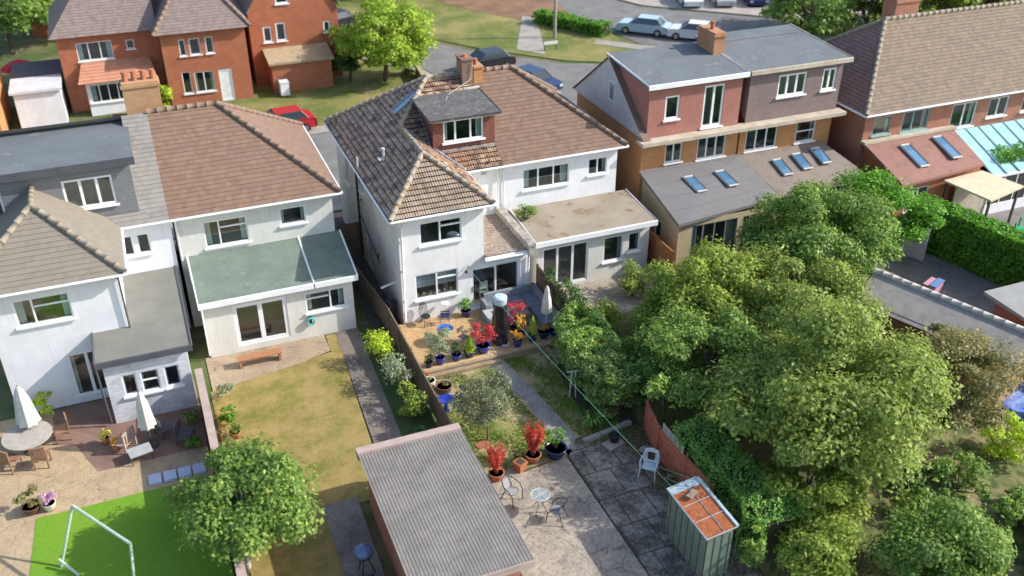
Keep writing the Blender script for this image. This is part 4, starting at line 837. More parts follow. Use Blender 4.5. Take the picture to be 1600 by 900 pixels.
m.poly([(8.1, 69.0, 5.2), (10.1, 69.0, 5.2), (10.1, 69.0, 8.3), (9.6, 69.0, 8.3)]); m.poly([(11.0, 69.0, 5.2), (14.4, 69.0, 5.2), (12.9, 69.0, 8.3), (11.0, 69.0, 8.3)]); m.poly([(10.1, 69.0, 5.2), (11.0, 69.0, 5.2), (11.0, 69.0, 5.7), (10.1, 69.0, 5.7)]); m.poly([(10.1, 69.0, 7.4), (11.0, 69.0, 7.4), (11.0, 69.0, 8.3), (10.1, 69.0, 8.3)])
m.build('wall', REDB, J_); wins(J_, (8.1, 69.0, 0), X, NY, hj, mull=(), room=.5, ft=.1)
rp(J_, T_GREYP, [(7.9, 78, 5.1), (7.9, 68.8, 5.1), (9.6, 68.8, 8.3), (11.2, 70.2, 10), (11.2, 78, 10)], [(14.6, 68.8, 5.1), (14.6, 78, 5.1), (11.2, 78, 10), (11.2, 70.2, 10), (12.9, 68.8, 8.3)], [(9.6, 68.8, 8.3), (12.9, 68.8, 8.3), (11.2, 70.2, 10)])
body(J_, 9.0, 13.2, 66.8, 68.98, 0, 2.1, REDB, name='lean_to_wall'); flat(J_, 8.8, 13.4, 66.6, 68.99, 2.12, 2.5, T_BEIGE if False else M('tan_felt', (.42, .33, .2), (.34, .26, .17), 2, .9))
K2 = farhouse('white walled outbuilding with dark flat roof beside the red brick pair', (-6.4, 68, 0)); K2.name = 'outbuilding'; K2['category'] = 'outbuilding'; OFF[K2.name] = Vector((-6.4, 68, 0))
body(K2, -7.4, -4.6, 66.2, 72, 0, 2.3, WREND); flat(K2, -7.6, -4.5, 69.0, 72.3, 2.35, 2.4, M('charcoal_felt', (.1, .11, .13), None, 3, .8)); flat(K2, -7.6, -4.5, 66.0, 68.95, 2.35, 2.36, M('white_roof_sheet', (.6, .62, .64), (.5, .52, .54), 1.5, .7))
K3 = farhouse('orange brick house corner at the far left edge with brown roof', (-10, 66, 0))
body(K3, -14, -8.2, 63.5, 71, 0, 5.0, ORB); rp(K3, T_BROWN, [(-14.3, 63.2, 5.1), (-7.9, 63.2, 5.1), (-11, 67, 8.5)], [(-7.9, 63.2, 5.1), (-7.9, 71.3, 5.1), (-11, 67.2, 8.5), (-11, 67, 8.5)], [(-7.9, 71.3, 5.1), (-14.3, 71.3, 5.1), (-11, 67.2, 8.5)])
S_ = farhouse('long dark glazed shop frontage beyond the second road at the top of the picture', (58, 80, 0)); S_.name = 'shop'; S_['category'] = 'shop'; OFF[S_.name] = Vector((58, 80, 0))
body(S_, 52, 74, 79.5, 90, 0, 4, M('shop_wall', (.25, .27, .33), (.2, .22, .3), 1, .7), rear=[(1 + i * 3.4, 3.9 + i * 3.4, .4, 2.8, dict(mull=(.5,), sill=False)) for i in range(6)]); flat(S_, 51.6, 74.5, 79.0, 90, 4.05, 4.1, GREYFELT)
for i, (x, y, a, w_, d_, hgt, mt, lab) in enumerate([(-3, 92, .1, 9, 7, 3, T_GREYP, 'low roofed terrace half hidden by the yellow-green trees, far left'), (20, 100, -.3, 12, 7, 3.5, T_BROWN2, 'distant brown roofed house at the top edge behind the round lime tree'), (70, 62, .15, 14, 8, 4, T_TAN, 'distant tan roofed house at the top right beyond the hedge trees')]):
    t = thing('distant_house', lab, 'house', (x, y, 0), a)
    m = MB(); m.box(-w_ / 2, w_ / 2, -d_ / 2, d_ / 2, 0, hgt); wl = m.build('wall', REDB, t)
    for k in range(3):
        window(t, (-w_ / 2, -d_ / 2, 0), X, NY, 1 + k * w_ * .3, 2.6 + k * w_ * .3, 1, 2.2, mull=(.5,), room=0, rev=-.06, sill=True)
    rp(t, mt, [(-w_ / 2 - .3, -d_ / 2 - .3, hgt), (w_ / 2 + .3, -d_ / 2 - .3, hgt), (w_ / 2 - 3, 0, hgt + 2.8), (-w_ / 2 + 3, 0, hgt + 2.8)], [(w_ / 2 + .3, d_ / 2 + .3, hgt), (-w_ / 2 - .3, d_ / 2 + .3, hgt), (-w_ / 2 + 3, 0, hgt + 2.8), (w_ / 2 - 3, 0, hgt + 2.8)], [(w_ / 2 + .3, -d_ / 2 - .3, hgt), (w_ / 2 + .3, d_ / 2 + .3, hgt), (w_ / 2 - 3, 0, hgt + 2.8)], [(-w_ / 2 - .3, d_ / 2 + .3, hgt), (-w_ / 2 - .3, -d_ / 2 - .3, hgt), (-w_ / 2 + 3, 0, hgt + 2.8)])
# ---- sheds and outbuildings
SH = thing('brick_shed', 'brick shed with grey corrugated roof in the foreground left garden', 'shed', (6.1, 21.4, 0), world=True)
body(SH, 4.65, 7.75, 18.35, 24.2, 0, 2.25, REDB2)
m = MB(); n_ = 62; xs = [4.42 + 3.58 * i / n_ for i in range(n_ + 1)]; CW = 3.58 / 31
zc = lambda x: 2.36 + .006 * math.cos(2 * math.pi * (x - 4.42) / (3.58 / 34))
n_ = 34 * 6; xs = [4.42 + 3.58 * i / n_ for i in range(n_ + 1)]
for j, (ya, yb, dz) in enumerate(((17.95, 20.3, 0), (20.25, 22.6, .012), (22.55, 24.3, .024))):
    for i in range(n_): m.poly([(xs[i], ya, zc(xs[i]) + dz), (xs[i + 1], ya, zc(xs[i + 1]) + dz), (xs[i + 1], yb, zc(xs[i + 1]) + dz + .03), (xs[i], yb, zc(xs[i]) + dz + .03)])
m.build('corrugated_roof', M('fibre_cement', (.215, .2, .182), (.17, .158, .143), 1.1, .92, .3, 40, c3=(.15, .14, .12), s3=2.5, lo3=.5, hi3=.75), SH, True)
m = MB(); m.box(4.4, 7.98, 17.9, 17.94, 2.15, 2.4); m.build('coping', M('pink_coping', (.44, .33, .29), (.36, .28, .25), 2, .9), SH)
m = MB(); m.box(4.4, 7.98, 24.2, 24.5, 2.2, 2.5); m.build('coping', M('pink_coping', (.44, .33, .29), (.36, .28, .25), 2, .9), SH)
MS = thing('metal_shed', 'small green metal shed with a rusty orange roof beside the clipped hedge', 'shed', (13.85, 18.3, 0), world=True)
GRN = M('sage_metal', (.17, .22, .17), (.14, .185, .145), 3, .5, .1, 20); x0, x1, y0, y1 = 13.38, 14.3, 17.2, 19.45
m = MB(); m.box(x0, x1, y0, y1, .05, 1.85); m.build('wall', GRN, MS)
m = MB()
for k in range(8): m.box(x0 - .015, x0 - .002, y0 + k * .35, y0 + k * .35 + .02, .05, 1.85)
for k in range(5): m.box(x0 + k * .27, x0 + k * .27 + .02, y0 - .015, y0 - .002, .05, 1.85); m.box(x0 + k * .27, x0 + k * .27 + .02, y1 + .002, y1 + .015, .05, 1.85)
m.build('panel_seam', M('seam_dark', (.06, .08, .06)), MS)
RUST = M('rust', (.42, .13, .045), (.3, .09, .035), 5, .85, .4, 30, c3=(.5, .24, .12), s3=7)
m = MB(); m.poly([(x0 - .06, y0 - .06, 1.9), (x1 + .06, y0 - .06, 2.05), (x1 + .06, y1 - .25, 2.05), (x0 - .06, y1 - .25, 1.9)]); m.poly([(x0 - .06, y0 - .06, 1.86), (x0 - .06, y1, 1.86), (x1 + .06, y1, 2.01), (x1 + .06, y0 - .06, 2.01)]); rf = m.build('roof', RUST, MS)
PB = M('pale_blue_paint', (.42, .52, .56), (.34, .42, .45), 5, .6)
m = MB(); m.poly([(x0 - .06, y1 - .25, 1.902), (x1 + .06, y1 - .25, 2.052), (x1 + .06, y1 + .06, 2.052), (x0 - .06, y1 + .06, 1.902)])
m.tube([(x0 - .07, y0 - .07, 1.92), (x0 - .07, y1 + .07, 1.92), (x1 + .07, y1 + .07, 2.07), (x1 + .07, y0 - .07, 2.07)], .03, 4, closed=True)
for k in (.3, .62, .9): yy = y0 + (y1 - y0) * k; m.tube([(x0, yy, 1.925), (x1, yy, 2.07)], .012, 4)
m.tube([((x0 + x1) / 2 + .1, y0, 2.0), ((x0 + x1) / 2 + .1, y1, 2.0)], .012, 4); m.box(x1 + .07, x1 + .2, y0, y1 + .1, 2.0, 2.03); m.build('roof_trim', PB, rf)
m = MB(); m.obox((13.85, 18.9, 2.05), (.42, .2, .06), .5); tag(m.build('timber_offcut', M('weathered_timber', (.3, .24, .19), (.2, .16, .12), 8, .9)), 'short weathered piece of timber lying on the rusty shed roof', 'timber')
LS = thing('long_shed', 'long low outbuilding with grey ridge roof among the trees on the right', 'shed', (28.5, 24, 0), world=True)
P1 = [(26.0, 26.0, 2.3), (28.4, 20.0, 2.3), (30.9, 20.9, 2.5), (28.6, 27.2, 2.5)]; rA, rB = (27.6, 27.0, 2.95), (30.0, 20.6, 2.95)
m = MB(); GR = M('grey_old_roof', (.3, .28, .255), (.24, .22, .2), 2, .9, .4, 15); m.poly([P1[0], P1[1], rB, rA]); m.poly([P1[2], P1[3], rA, rB]); m.poly([P1[0], rA, P1[3]]); m.poly([P1[1], P1[2], rB]); m.build('roof', GR, LS)
m = MB(); ridge(m, rA, rB, .14); m.build('ridge_tiles', M('pale_ridge', (.55, .5, .44), None, 3, .9), LS, True)
m = MB(); cx = [(26.3, 25.8), (28.5, 20.3), (30.6, 21.1), (28.4, 26.8)]
for i in range(4): a, b = cx[i], cx[(i + 1) % 4]; m.poly([(*a, 0), (*b, 0), (*b, 2.4), (*a, 2.4)])
m.build('wall', REDB2, LS)
GS = thing('grey_roof_garage', 'flat grey roofed garage by the hedge at the right edge', 'garage', (33, 23, 0), world=True)
body(GS, 31.6, 36, 20.5, 24, 0, 2.3, REDB2); flat(GS, 31.2, 36.4, 20.2, 24.4, 2.32, 2.4, M('mid_grey_felt', (.3, .3, .28), (.26, .26, .25), 1.5, .9))
CN = thing('canopy', 'cream flat topped garden canopy beside the red tiled extension', 'canopy', (39.5, 33, 0), world=True)
m = MB(); b = [(38.0, 33.9, 2.35), (38.5, 31.2, 2.3), (41.4, 31.9, 2.3), (40.7, 34.05, 2.4)]; u = [(x, y, z + .1) for x, y, z in b]; m.poly(u); m.poly(list(reversed(b)))
for i in range(4): j = (i + 1) % 4; m.poly([b[i], b[j], u[j], u[i]])
m.build('canopy_top', M('cream_canvas', (.62, .55, .38), (.55, .48, .33), 2, .8), CN)
for x, y in ((38.15, 33.8), (38.6, 31.35), (41.2, 32.0), (40.6, 33.9)):
    m = MB(); m.box(x - .05, x + .05, y - .05, y + .05, 0, 2.3); m.build('post', M('dark_post', (.08, .07, .06)), CN)
m = MB(); m.box(38.7, 41.1, 33.6, 33.7, 0, 2.0); m.build('back_panel', M('cream_panel', (.5, .44, .36)), CN)
# ================================================================== THE GARDEN: DECK AND WHAT STANDS ON IT
DECKW = planks('deck_boards', (.70, .47, .23), (.60, .39, .19), .145, 1)
DECKG = planks('sleeper_timber', (.40, .31, .2), (.34, .26, .17), .2, 2)
dk = thing('deck', 'honey coloured timber deck at the back door', 'deck', (11.8, 32.5, 0), world=True)
m = MB()
yy = 30.72
while yy < 34.42:
    m.box(8.35, 15.1, yy, min(yy + .137, 34.44), .245, .28 + .0015 * rnd.random()); yy += .145
m.build('boards', DECKW, dk)
m = MB(); m.box(8.35, 15.1, 30.60, 30.71, .0, .29); m.box(8.35, 11.9, 30.40, 30.598, 0, .16); m.box(8.4, 15.05, 30.72, 34.4, .02, .24); m.build('sleeper', DECKG, dk)
FENW = M('grey_brown_fence', (.22, .16, .11), (.16, .12, .085), 6, .9, .3, 20)
BLKF = M('panel_fence', (.14, .095, .06), (.10, .07, .05), 7, .9, .3, 20)
RWOOD = M('red_stained_wood', (.50, .17, .10), (.40, .13, .08), 6, .85, .2, 25)
def fence(label, pts, h, mat, z0=0, step=1.8, boards=.11, posts=.09, name='fence', group=None, hor=False, slat=False, th=.03, pmat=None):
    cx = sum(p[0] for p in pts) / len(pts); cy = sum(p[1] for p in pts) / len(pts)
    t = thing(name, label, 'fence', (cx, cy, z0), 0, group, True)
    for (ax, ay), (bx, by) in zip(pts, pts[1:]):
        L = math.hypot(bx - ax, by - ay); n = max(1, round(L / step)); ang = math.atan2(by - ay, bx - ax)
        for i in range(n):
            f0, f1 = i / n, (i + 1) / n; px, py = ax + (bx - ax) * (f0 + f1) / 2, ay + (by - ay) * (f0 + f1) / 2; pl = L / n - posts; m = MB(); dy = rnd.uniform(-.02, .02)
            ux, uy = math.cos(ang), math.sin(ang)
            if hor:
                k = 0; z = .06
                while z < h - .04: m.obox((px, py, z0 + z + .055), (pl, th * (1 if k % 2 else 1.6), .1 if not slat else .06), ang); z += .11 if not slat else .12; k += 1
            else:
                nb = max(2, int(pl / boards))
                for j in range(nb):
                    s = -pl / 2 + pl * (j + .5) / nb; o = .008 * (j % 2); m.obox((px + ux * s - uy * o, py + uy * s + ux * o, z0 + h / 2 + dy), (pl / nb * 1.02, th * .7, h - .08 + rnd.uniform(-.01, .01)), ang)
            m.obox((px, py, z0 + h - .02 + dy), (pl, th * 1.8, .035), ang)
            for z in ((.3, .85) if hor else (.4, h - .4)): m.obox((px - uy * -.03, py + ux * -.03, z0 + z * (h if hor else 1)), (pl if not hor else .04, .04, .07 if not hor else h * .1), ang)
            m.build('panel', mat, t)
        for i in range(n + 1):
            m = MB(); px, py = ax + (bx - ax) * i / n, ay + (by - ay) * i / n; m.obox((px, py, z0 + (h + .06) / 2), (posts, posts, h + .06), ang); m.build('post', pmat or mat, t)
    return t
fence('low brown fence along the left side of the decked garden and its alley', [(8.22, 24.4), (8.22, 34.4), (7.72, 39.6)], 1.25, FENW, 0, 1.75)
fence('dark brown slatted panel fence behind the white parasol, right side of the deck', [(15.18, 34.35), (15.18, 27.5)], 1.95, BLKF, 0, 1.8, hor=True)
fence('red stained slatted fence leaning in the bushes behind the white plastic chair', [(15.35, 24.4), (15.0, 22.9)], 1.35, RWOOD, 0, 1.2, hor=True)
rfz = fence('red stained fence panels with pale trellis on top beside the hedge', [(15.0, 22.7), (15.15, 19.6)], 1.35, RWOOD, 0, 1.5, hor=True)
m = MB()
for k in range(4): m.obox((15.02, 22.0, 1.42 + k * .09), (.02, 1.4, .03), 0)
for k in range(5): m.obox((15.02, 21.35 + k * .33, 1.55), (.03, .03, .34), 0)
OFF.setdefault(rfz.name, Vector()); m.build('trellis', M('pale_trellis', (.6, .56, .5), None, 4, .8), rfz)
m = MB()
for a, b in (((14.75, 22.4, .02), (14.95, 20.6, .9)), ((14.7, 21.8, .02), (14.92, 20.2, .7)), ((14.6, 21.2, .02), (14.9, 19.8, .5))): m.tube([a, b], .035, 4)
tag(m.build('timber_props', M('weathered_timber', (.3, .24, .19))), 'loose grey timber battens leaning against the red fence', 'timber')
gt = thing('side_gate', 'weathered braced wooden gate closing the side alley', 'gate', (8.3, 41.6, 0), world=True)
m = MB()
for k in range(7): m.box(7.72 + k * .16, 7.87 + k * .16, 41.6, 41.63, .1, 1.9)
m.build('boards', FENW, gt); m = MB(); m.box(7.72, 8.84, 41.55, 41.598, .4, .52); m.box(7.72, 8.84, 41.55, 41.598, 1.5, 1.62); m.obox((8.28, 41.57, 1.0), (1.4, .04, .1), 0); m.build('brace', FENW, gt)
fence('orange stained wooden fence beside the buff brick extension', [(21.75, 38.0), (21.75, 33.5)], 1.7, ORANGE if False else M('orange_fence', (.5, .2, .08), (.42, .17, .07), 5, .9), 0, 1.5)
def wallthing(label, a, b, w_, h, mat, cop=None, name='garden_wall'):
    t = thing(name, label, 'wall', ((a[0] + b[0]) / 2, (a[1] + b[1]) / 2, 0), 0, None, True); L = math.hypot(b[0] - a[0], b[1] - a[1]); ang = math.atan2(b[1] - a[1], b[0] - a[0])
    m = MB(); m.obox(((a[0] + b[0]) / 2, (a[1] + b[1]) / 2, h / 2), (L, w_, h), ang); m.build('brickwork', mat, t)
    m = MB(); m.obox(((a[0] + b[0]) / 2, (a[1] + b[1]) / 2, h + .035), (L + .02, w_ + .08, .07), ang); m.build('coping', cop or M('pink_coping', (.44, .33, .29)), t)
wallthing('long reddish brick garden wall between the two left hand gardens', (.12, 20.5), (.12, 32.1), .2, 1.7, REDB2)
wallthing('orange brick wall at the right edge of the bottom gardens', (22.6, 12.5), (25.8, 16.2), .3, .9, REDB)
# pots
BLUE = M('cobalt_glaze', (.012, .04, .36), (.008, .02, .2), 5, .18, spec=.7)
NAVY = M('navy_glaze', (.01, .014, .07), (.012, .02, .12), 5, .25, spec=.6)
TERR = MC['terracotta']; SOIL = M('garden_soil', (.06, .045, .03))
BRWN = M('brown_pot', (.13, .065, .045), None, 4, .6); WPOT = M('white_pot', (.7, .68, .62), (.5, .4, .3), 6, .6)
def pot(t, c, r, h, mat, taper=.68, rim=True, seg=22):
    m = MB(); m.lathe(c, [(r * taper, 0), (r * (taper + .18), h * .35), (r * .97, h * .8), (r, h * .88), (r * 1.1, h * .9), (r * 1.1, h), (r * .95, h), (r * .92, h * .86)], seg); m.build('pot', mat, t, True)
    m = MB(); m.lathe(c, [(0, h * .87), (r * .93, h * .87)], seg); m.build('soil', SOIL, t)
def potplant(label, c, r, h, mat, kind, fm, ph, pr, n, size, group='glazed pots along the edge of the deck', asp=.45):
    t = thing('potted_plant', label, 'potted plant', c, rnd.random() * 6, group); pot(t, (0, 0, 0), r, h, mat)
    rs = np.random.RandomState(int(c[0] * 100 + c[1] * 7)); m = MB()
    if kind == 'cone':
        z = rs.rand(n); a = rs.rand(n) * 6.28; rad = pr * (1 - z) ** .8 * (.65 + .4 * rs.rand(n)) * (1 + .15 * np.sin(a * 3 + z * 9))
        p = np.stack([rad * np.cos(a), rad * np.sin(a), h * .8 + z * ph], 1); nm = np.stack([np.cos(a), np.sin(a), .6 + 0 * a], 1) + rs.normal(size=(n, 3)) * .3
        m.tube([(0, 0, h * .8), (0, 0, h + ph * .8)], .012, 5)
    elif kind == 'bush':
        p, nm, cc = crownpts((0, 0, h + ph * .5), (pr, pr, ph * .55), n, 13, pr * .38, .45, .7, int(c[0] * 77))
        for q in cc[:9]: m.tube([(0, 0, h * .8), (q[0] * .4, q[1] * .4, h + ph * .2), tuple(q)], [.012, .009, .004], 5)
    elif kind == 'spiky':
        k = 44; ps = []; ns = []
        for i in range(k):
            a = rs.rand() * 6.28; tl = .5 * rs.rand() ** .6; q = np.array([math.cos(a) * pr * tl * 2, math.sin(a) * pr * tl * 2, ph * (.65 + .4 * rs.rand())])
            m.tube([(math.cos(a) * r * .2, math.sin(a) * r * .2, h * .8), (q[0] * .5, q[1] * .5, h + q[2] * .5), (q[0], q[1], h + q[2])], [.009, .007, .003], 4)
            for j in range(n // k): s = .15 + .85 * rs.rand(); ps.append([q[0] * s + rs.normal() * .035, q[1] * s + rs.normal() * .035, h + q[2] * s]); ns.append([math.cos(a) + rs.normal() * .6, math.sin(a) + rs.normal() * .6, .5])
        p, nm = np.array(ps), np.array(ns)
    m.build('stem', BARK, t); leafmesh('foliage', p, nm, size, fm, t, asp); return t
L_PGR = leafm('leaf_pot_green', (.06, .14, .03), (.14, .28, .05), (.3, .4, .12))
potplant('small dark pot with low green plant, first on the left of the deck edge', (8.92, 30.95, .28), .15, .26, NAVY, 'bush', L_PGR, .3, .22, 300, .07)
potplant('tall airy grey-green olive-like shrub in a square-shouldered blue pot on the deck edge', (9.42, 31.0, .28), .2, .34, BLUE, 'bush', L_GRY, 1.5, .62, 2600, .08)
potplant('dark leaved small shrub in a blue bowl right of the olive-like shrub', (10.12, 31.0, .28), .2, .3, BLUE, 'bush', L_DRK, .5, .32, 420, .075)
potplant('lime green conifer cone in a dark blue pot on the deck edge', (10.72, 31.05, .28), .24, .3, NAVY, 'cone', L_LIM, .85, .26, 1500, .06)
potplant('crimson japanese maple in a wide cobalt pot on the deck edge', (11.35, 31.15, .28), .29, .36, BLUE, 'bush', L_ACE, 1.05, .55, 1400, .085)
potplant('small amber leaved shrub in a cobalt pot, first right of the black covered heater', (12.85, 31.0, .28), .2, .34, BLUE, 'bush', L_ORA, .55, .36, 600, .075)
potplant('orange leaved maple in a dark blue pot behind the amber shrub', (13.15, 31.45, .28), .2, .34, NAVY, 'bush', L_ORA, .9, .42, 900, .08)
potplant('upright lime yellow shrub in a navy pot between the maple and the yellow flowers', (13.6, 31.15, .28), .2, .36, NAVY, 'cone', L_LIM, .95, .22, 900, .07)
potplant('yellow flowering plant in a round navy bowl on the deck edge', (14.15, 31.2, .28), .25, .34, NAVY, 'bush', L_ORA, .25, .22, 300, .07)
potplant('blue-grey lavender in a cobalt pot, last on the right of the deck edge', (14.62, 31.2, .28), .18, .3, BLUE, 'bush', leafm('leaf_lavender', (.14, .2, .14), (.22, .3, .22)), .35, .24, 420, .06)
potplant('crimson maple with feathery leaves beside the rattan table', (13.1, 32.0, .28), .2, .35, NAVY, 'bush', L_ACE, 1.15, .6, 1100, .075)
potplant('bright green leafy plant in a purple-blue pot against the white wall by the patio door', (11.62, 34.05, .28), .22, .3, M('purple_glaze', (.05, .03, .16), None, 4, .3), 'bush', L_MID if False else L_PGR, .55, .34, 520, .1)
potplant('red leaved upright shrub in a terracotta pot, left one by the dining set', (9.15, 23.95, .02), .26, .32, TERR, 'spiky', L_RED, 1.15, .42, 3600, .075, 'red leaved shrubs in terracotta pots')
potplant('red leaved upright shrub in a terracotta pot, right one near the blue bowl', (10.72, 24.35, .02), .28, .34, TERR, 'spiky', L_RED, 1.3, .44, 4200, .075, 'red leaved shrubs in terracotta pots')
potplant('green shrub with yellow grass in a wide navy bowl at the lawn corner', (11.6, 24.3, .02), .38, .4, NAVY, 'bush', L_HDG, 1.0, .42, 520, .09, 'large pots on the patio')
t = thing('flower_pot', 'empty square terracotta pot between the two red shrubs', 'flower pot', (10.12, 24.1, .02), .4)
m = MB(); m.box(-.17, .17, -.17, .17, 0, .28); m.box(-.2, .2, -.2, .2, .28, .36); m.build('pot', TERR, t); m = MB(); m.box(-.14, .14, -.14, .14, .361, .364); m.build('soil', SOIL, t)
t = thing('bird_bath', 'cobalt blue bowl on a short pedestal by the left fence', 'bird bath', (8.75, 28.3, .02)); m = MB(); m.lathe((0, 0, 0), [(.14, 0), (.1, .08), (.07, .3), (.1, .42), (.3, .52), (.32, .56), (.28, .55), (.05, .48), (0, .48)], 22); m.build('bowl', BLUE, t, True)
t = thing('flower_pot', 'wide brown bowl of dried plants on a stone slab by the left fence', 'flower pot', (9.05, 29.45, .06)); pot(t, (0, 0, 0), .3, .28, BRWN, .8); p, nm, cc = crownpts((0, 0, .28), (.2, .2, .1), 90, 6, .09); leafmesh('foliage', p, nm, .07, L_BRN, t)
t = thing('flower_pot', 'round white planter with sparse seedlings beside the left fence', 'flower pot', (8.62, 30.05, .02)); pot(t, (0, 0, 0), .24, .3, WPOT, .85); p, nm, cc = crownpts((0, 0, .3), (.15, .15, .1), 60, 6, .09); leafmesh('foliage', p, nm, .06, L_OLV, t)
t = thing('flower_pot', 'small pot of red flowers in the corner below the deck', 'flower pot', (8.6, 30.42, .02)); pot(t, (0, 0, 0), .14, .2, BRWN); p, nm, cc = crownpts((0, 0, .28), (.14, .14, .1), 120, 6, .08); leafmesh('flower', p, nm, .05, L_RED, t)
t = thing('flower_pot', 'small white pot tucked against the fence below the brown bowl', 'flower pot', (8.5, 29.0, .02)); pot(t, (0, 0, 0), .13, .22, WPOT)
struct('stepping_slab', [(8.5, 29.1), (9.4, 29.0), (9.5, 30.2), (8.6, 30.3)], M('pale_slab', (.4, .35, .28), (.33, .29, .23), 3, .9, .3, 30), .05, .04)
t = thing('plant_pot', 'black plastic pot standing on broken slabs by the stone kerb', 'flower pot', (13.95, 24.2, .05)); m = MB(); m.lathe((0, 0, 0), [(.16, 0), (.2, .3), (.22, .32), (.2, .34), (.18, .31), (.15, .05), (0, .05)], 16); m.build('pot', BLK, t, True)
m = MB(); m.obox((13.85, 24.1, .045), (.75, .5, .05), .3); tag(m.build('broken_slab', M('pink_slab', (.4, .32, .27), (.33, .27, .23), 5, .9)), 'pinkish broken slab under the black pot', 'slab')
m = MB(); m.obox((13.2, 24.6, .1), (.75, .2, .17), .12); m.obox((14.0, 24.72, .1), (.8, .2, .16), .14); m.obox((14.7, 24.85, .1), (.6, .19, .15), .16); tag(m.build('stone_kerb', M('grey_stone', (.34, .31, .27), (.24, .22, .19), 4, .9, .4, 20)), 'grey stone kerb at the head of the dark slabs', 'kerb')
def rock(label, c, r):
    m = MB(); n0 = 10
    m.lathe(c, [(r * .7, 0), (r * 1.0, r * .3), (r * .8, r * .7), (r * .3, r * .9), (0, r * .92)], 9, 1.0, .75); o = m.build('rock', M('grey_stone', (.34, .31, .27)))
    for v in o.data.vertices: v.co.x += rnd.uniform(-.12, .12) * r; v.co.y += rnd.uniform(-.12, .12) * r
    tag(o, label, 'rock')
rock('pale boulder left of the white plastic chair', (14.75, 23.3, .02), .24); rock('reddish small stone at the foot of the white plastic chair', (14.9, 21.75, .02), .13)
# pebbles on deck
peb = [(11.35 + rnd.random() * .9, 30.75 + rnd.random() * .5) for _ in range(60)]
m = MB()
for x, y in peb: r = rnd.uniform(.025, .06); m.lathe((x, y, .28), [(r, 0), (r * .8, r * .6), (0, r * .7)], 6)
tag(m.build('pebbles', M('pebbles', (.5, .42, .32), (.3, .24, .18), 9, .8)), 'loose pebbles scattered on the deck edge beside the crimson maple', 'pebbles', None, 'stuff')
# furniture on the deck
RAT = M('grey_rattan', (.26, .28, .31), (.21, .225, .25), 20, .8, .4, 120); CUSH = M('slate_cushion', (.17, .20, .25), (.14, .165, .21), 3, .9)
sf = thing('corner_sofa', 'grey rattan corner sofa with slate blue cushions along the extension wall and fence', 'sofa', (14.2, 33, .28), world=True)
m = MB(); m.box(12.55, 15.0, 33.55, 34.3, .28, .62); m.box(14.25, 15.0, 31.5, 33.55, .28, .62); m.build('base', RAT, sf)
m = MB(); m.box(12.55, 15.0, 34.18, 34.34, .62, 1.08); m.box(14.88, 15.04, 31.5, 34.34, .62, 1.08); m.box(12.4, 12.55, 33.55, 34.34, .28, .9); m.box(14.25, 15.04, 31.36, 31.5, .28, .88); m.build('backrest', RAT, sf)
for (a, b, c_, d_) in ((12.58, 13.4, 33.55, 34.15), (13.42, 14.22, 33.55, 34.15), (14.25, 14.86, 33.0, 34.15), (14.25, 14.86, 32.25, 32.98), (14.25, 14.86, 31.52, 32.23)):
    m = MB(); m.box(a, b, c_, d_, .622, .74); m.build('cushion', CUSH, sf)
rt_ = thing('dining_table', 'low grey rattan table with dark glass top in front of the corner sofa', 'table', (13.35, 32.7, .28), world=True)
m = MB(); m.box(12.75, 13.95, 32.3, 33.2, .86, .9); m.build('tabletop', M('smoked_glass', (.09, .1, .13), None, 2, .15, spec=.8), rt_)
m = MB(); m.box(12.72, 13.98, 32.27, 32.33, .82, .9); m.box(12.72, 13.98, 33.17, 33.23, .82, .9); m.box(12.72, 12.78, 32.33, 33.17, .82, .9); m.box(13.92, 13.98, 32.33, 33.17, .82, .9); m.build('frame', RAT, rt_)
for x, y in ((12.8, 32.35), (13.9, 32.35), (12.8, 33.15), (13.9, 33.15)): m = MB(); m.box(x - .04, x + .04, y - .04, y + .04, .28, .82); m.build('leg', RAT, rt_)
st = thing('footstool', 'square grey rattan footstool with pale cushion by the patio door', 'footstool', (12.45, 33.1, .28), world=True)
m = MB(); m.box(12.2, 12.72, 32.55, 33.5, .28, .66); m.build('base', RAT, st); m = MB(); m.box(12.2, 12.72, 32.55, 33.5, .662, .74); m.build('cushion', M('pale_grey_cushion', (.42, .43, .43), (.36, .37, .37), 3, .9), st)
# covered heater
hc = thing('covered_patio_heater', 'tall patio heater wrapped in a shiny black cover with a clear top', 'patio heater', (12.28, 31.55, .28))
m = MB(); n_ = 26; zs = [i / 26 for i in range(27)]; st0 = len(m.v)
for z in zs:
    for j in range(n_):
        a = 2 * math.pi * j / n_; wr = .035 * math.sin(a * 5 + z * 3) + .025 * math.sin(a * 9 - z * 6) + .018 * math.sin(z * 21 + a * 3)
        r = (.31 - .06 * z + wr * (1 - .3 * z)); sq = 1 / max(abs(math.cos(a)), abs(math.sin(a))) ** .6; m.v.append((r * sq * math.cos(a), r * sq * math.sin(a), z * 1.95))
for i in range(len(zs) - 1):
    for j in range(n_): m.f.append((i * n_ + j, i * n_ + (j + 1) % n_, (i + 1) * n_ + (j + 1) % n_, (i + 1) * n_ + j)); m.uv += [(0, 0)] * 4
m.f.append(tuple((len(zs) - 1) * n_ + j for j in range(n_))); m.uv += [(0, 0)] * n_
m.build('cover', M('black_pvc', (.015, .015, .017), (.02, .02, .024), 3, .33, spec=.6), hc, True)
m = MB(); m.lathe((0, 0, 1.95), [(.27, 0), (.29, .12), (.3, .3), (.22, .36), (0, .37)], 4 * 5); m.build('clear_top', M('clear_vinyl', (.55, .66, .7), (.4, .5, .55), 6, .15, spec=.8), hc)
m = MB(); m.lathe((.12, -.2, 0), [(.22, 0), (.22, .03), (.05, .05), (0, .05)], 14); m.build('base', M('old_white', (.6, .6, .6)), hc)
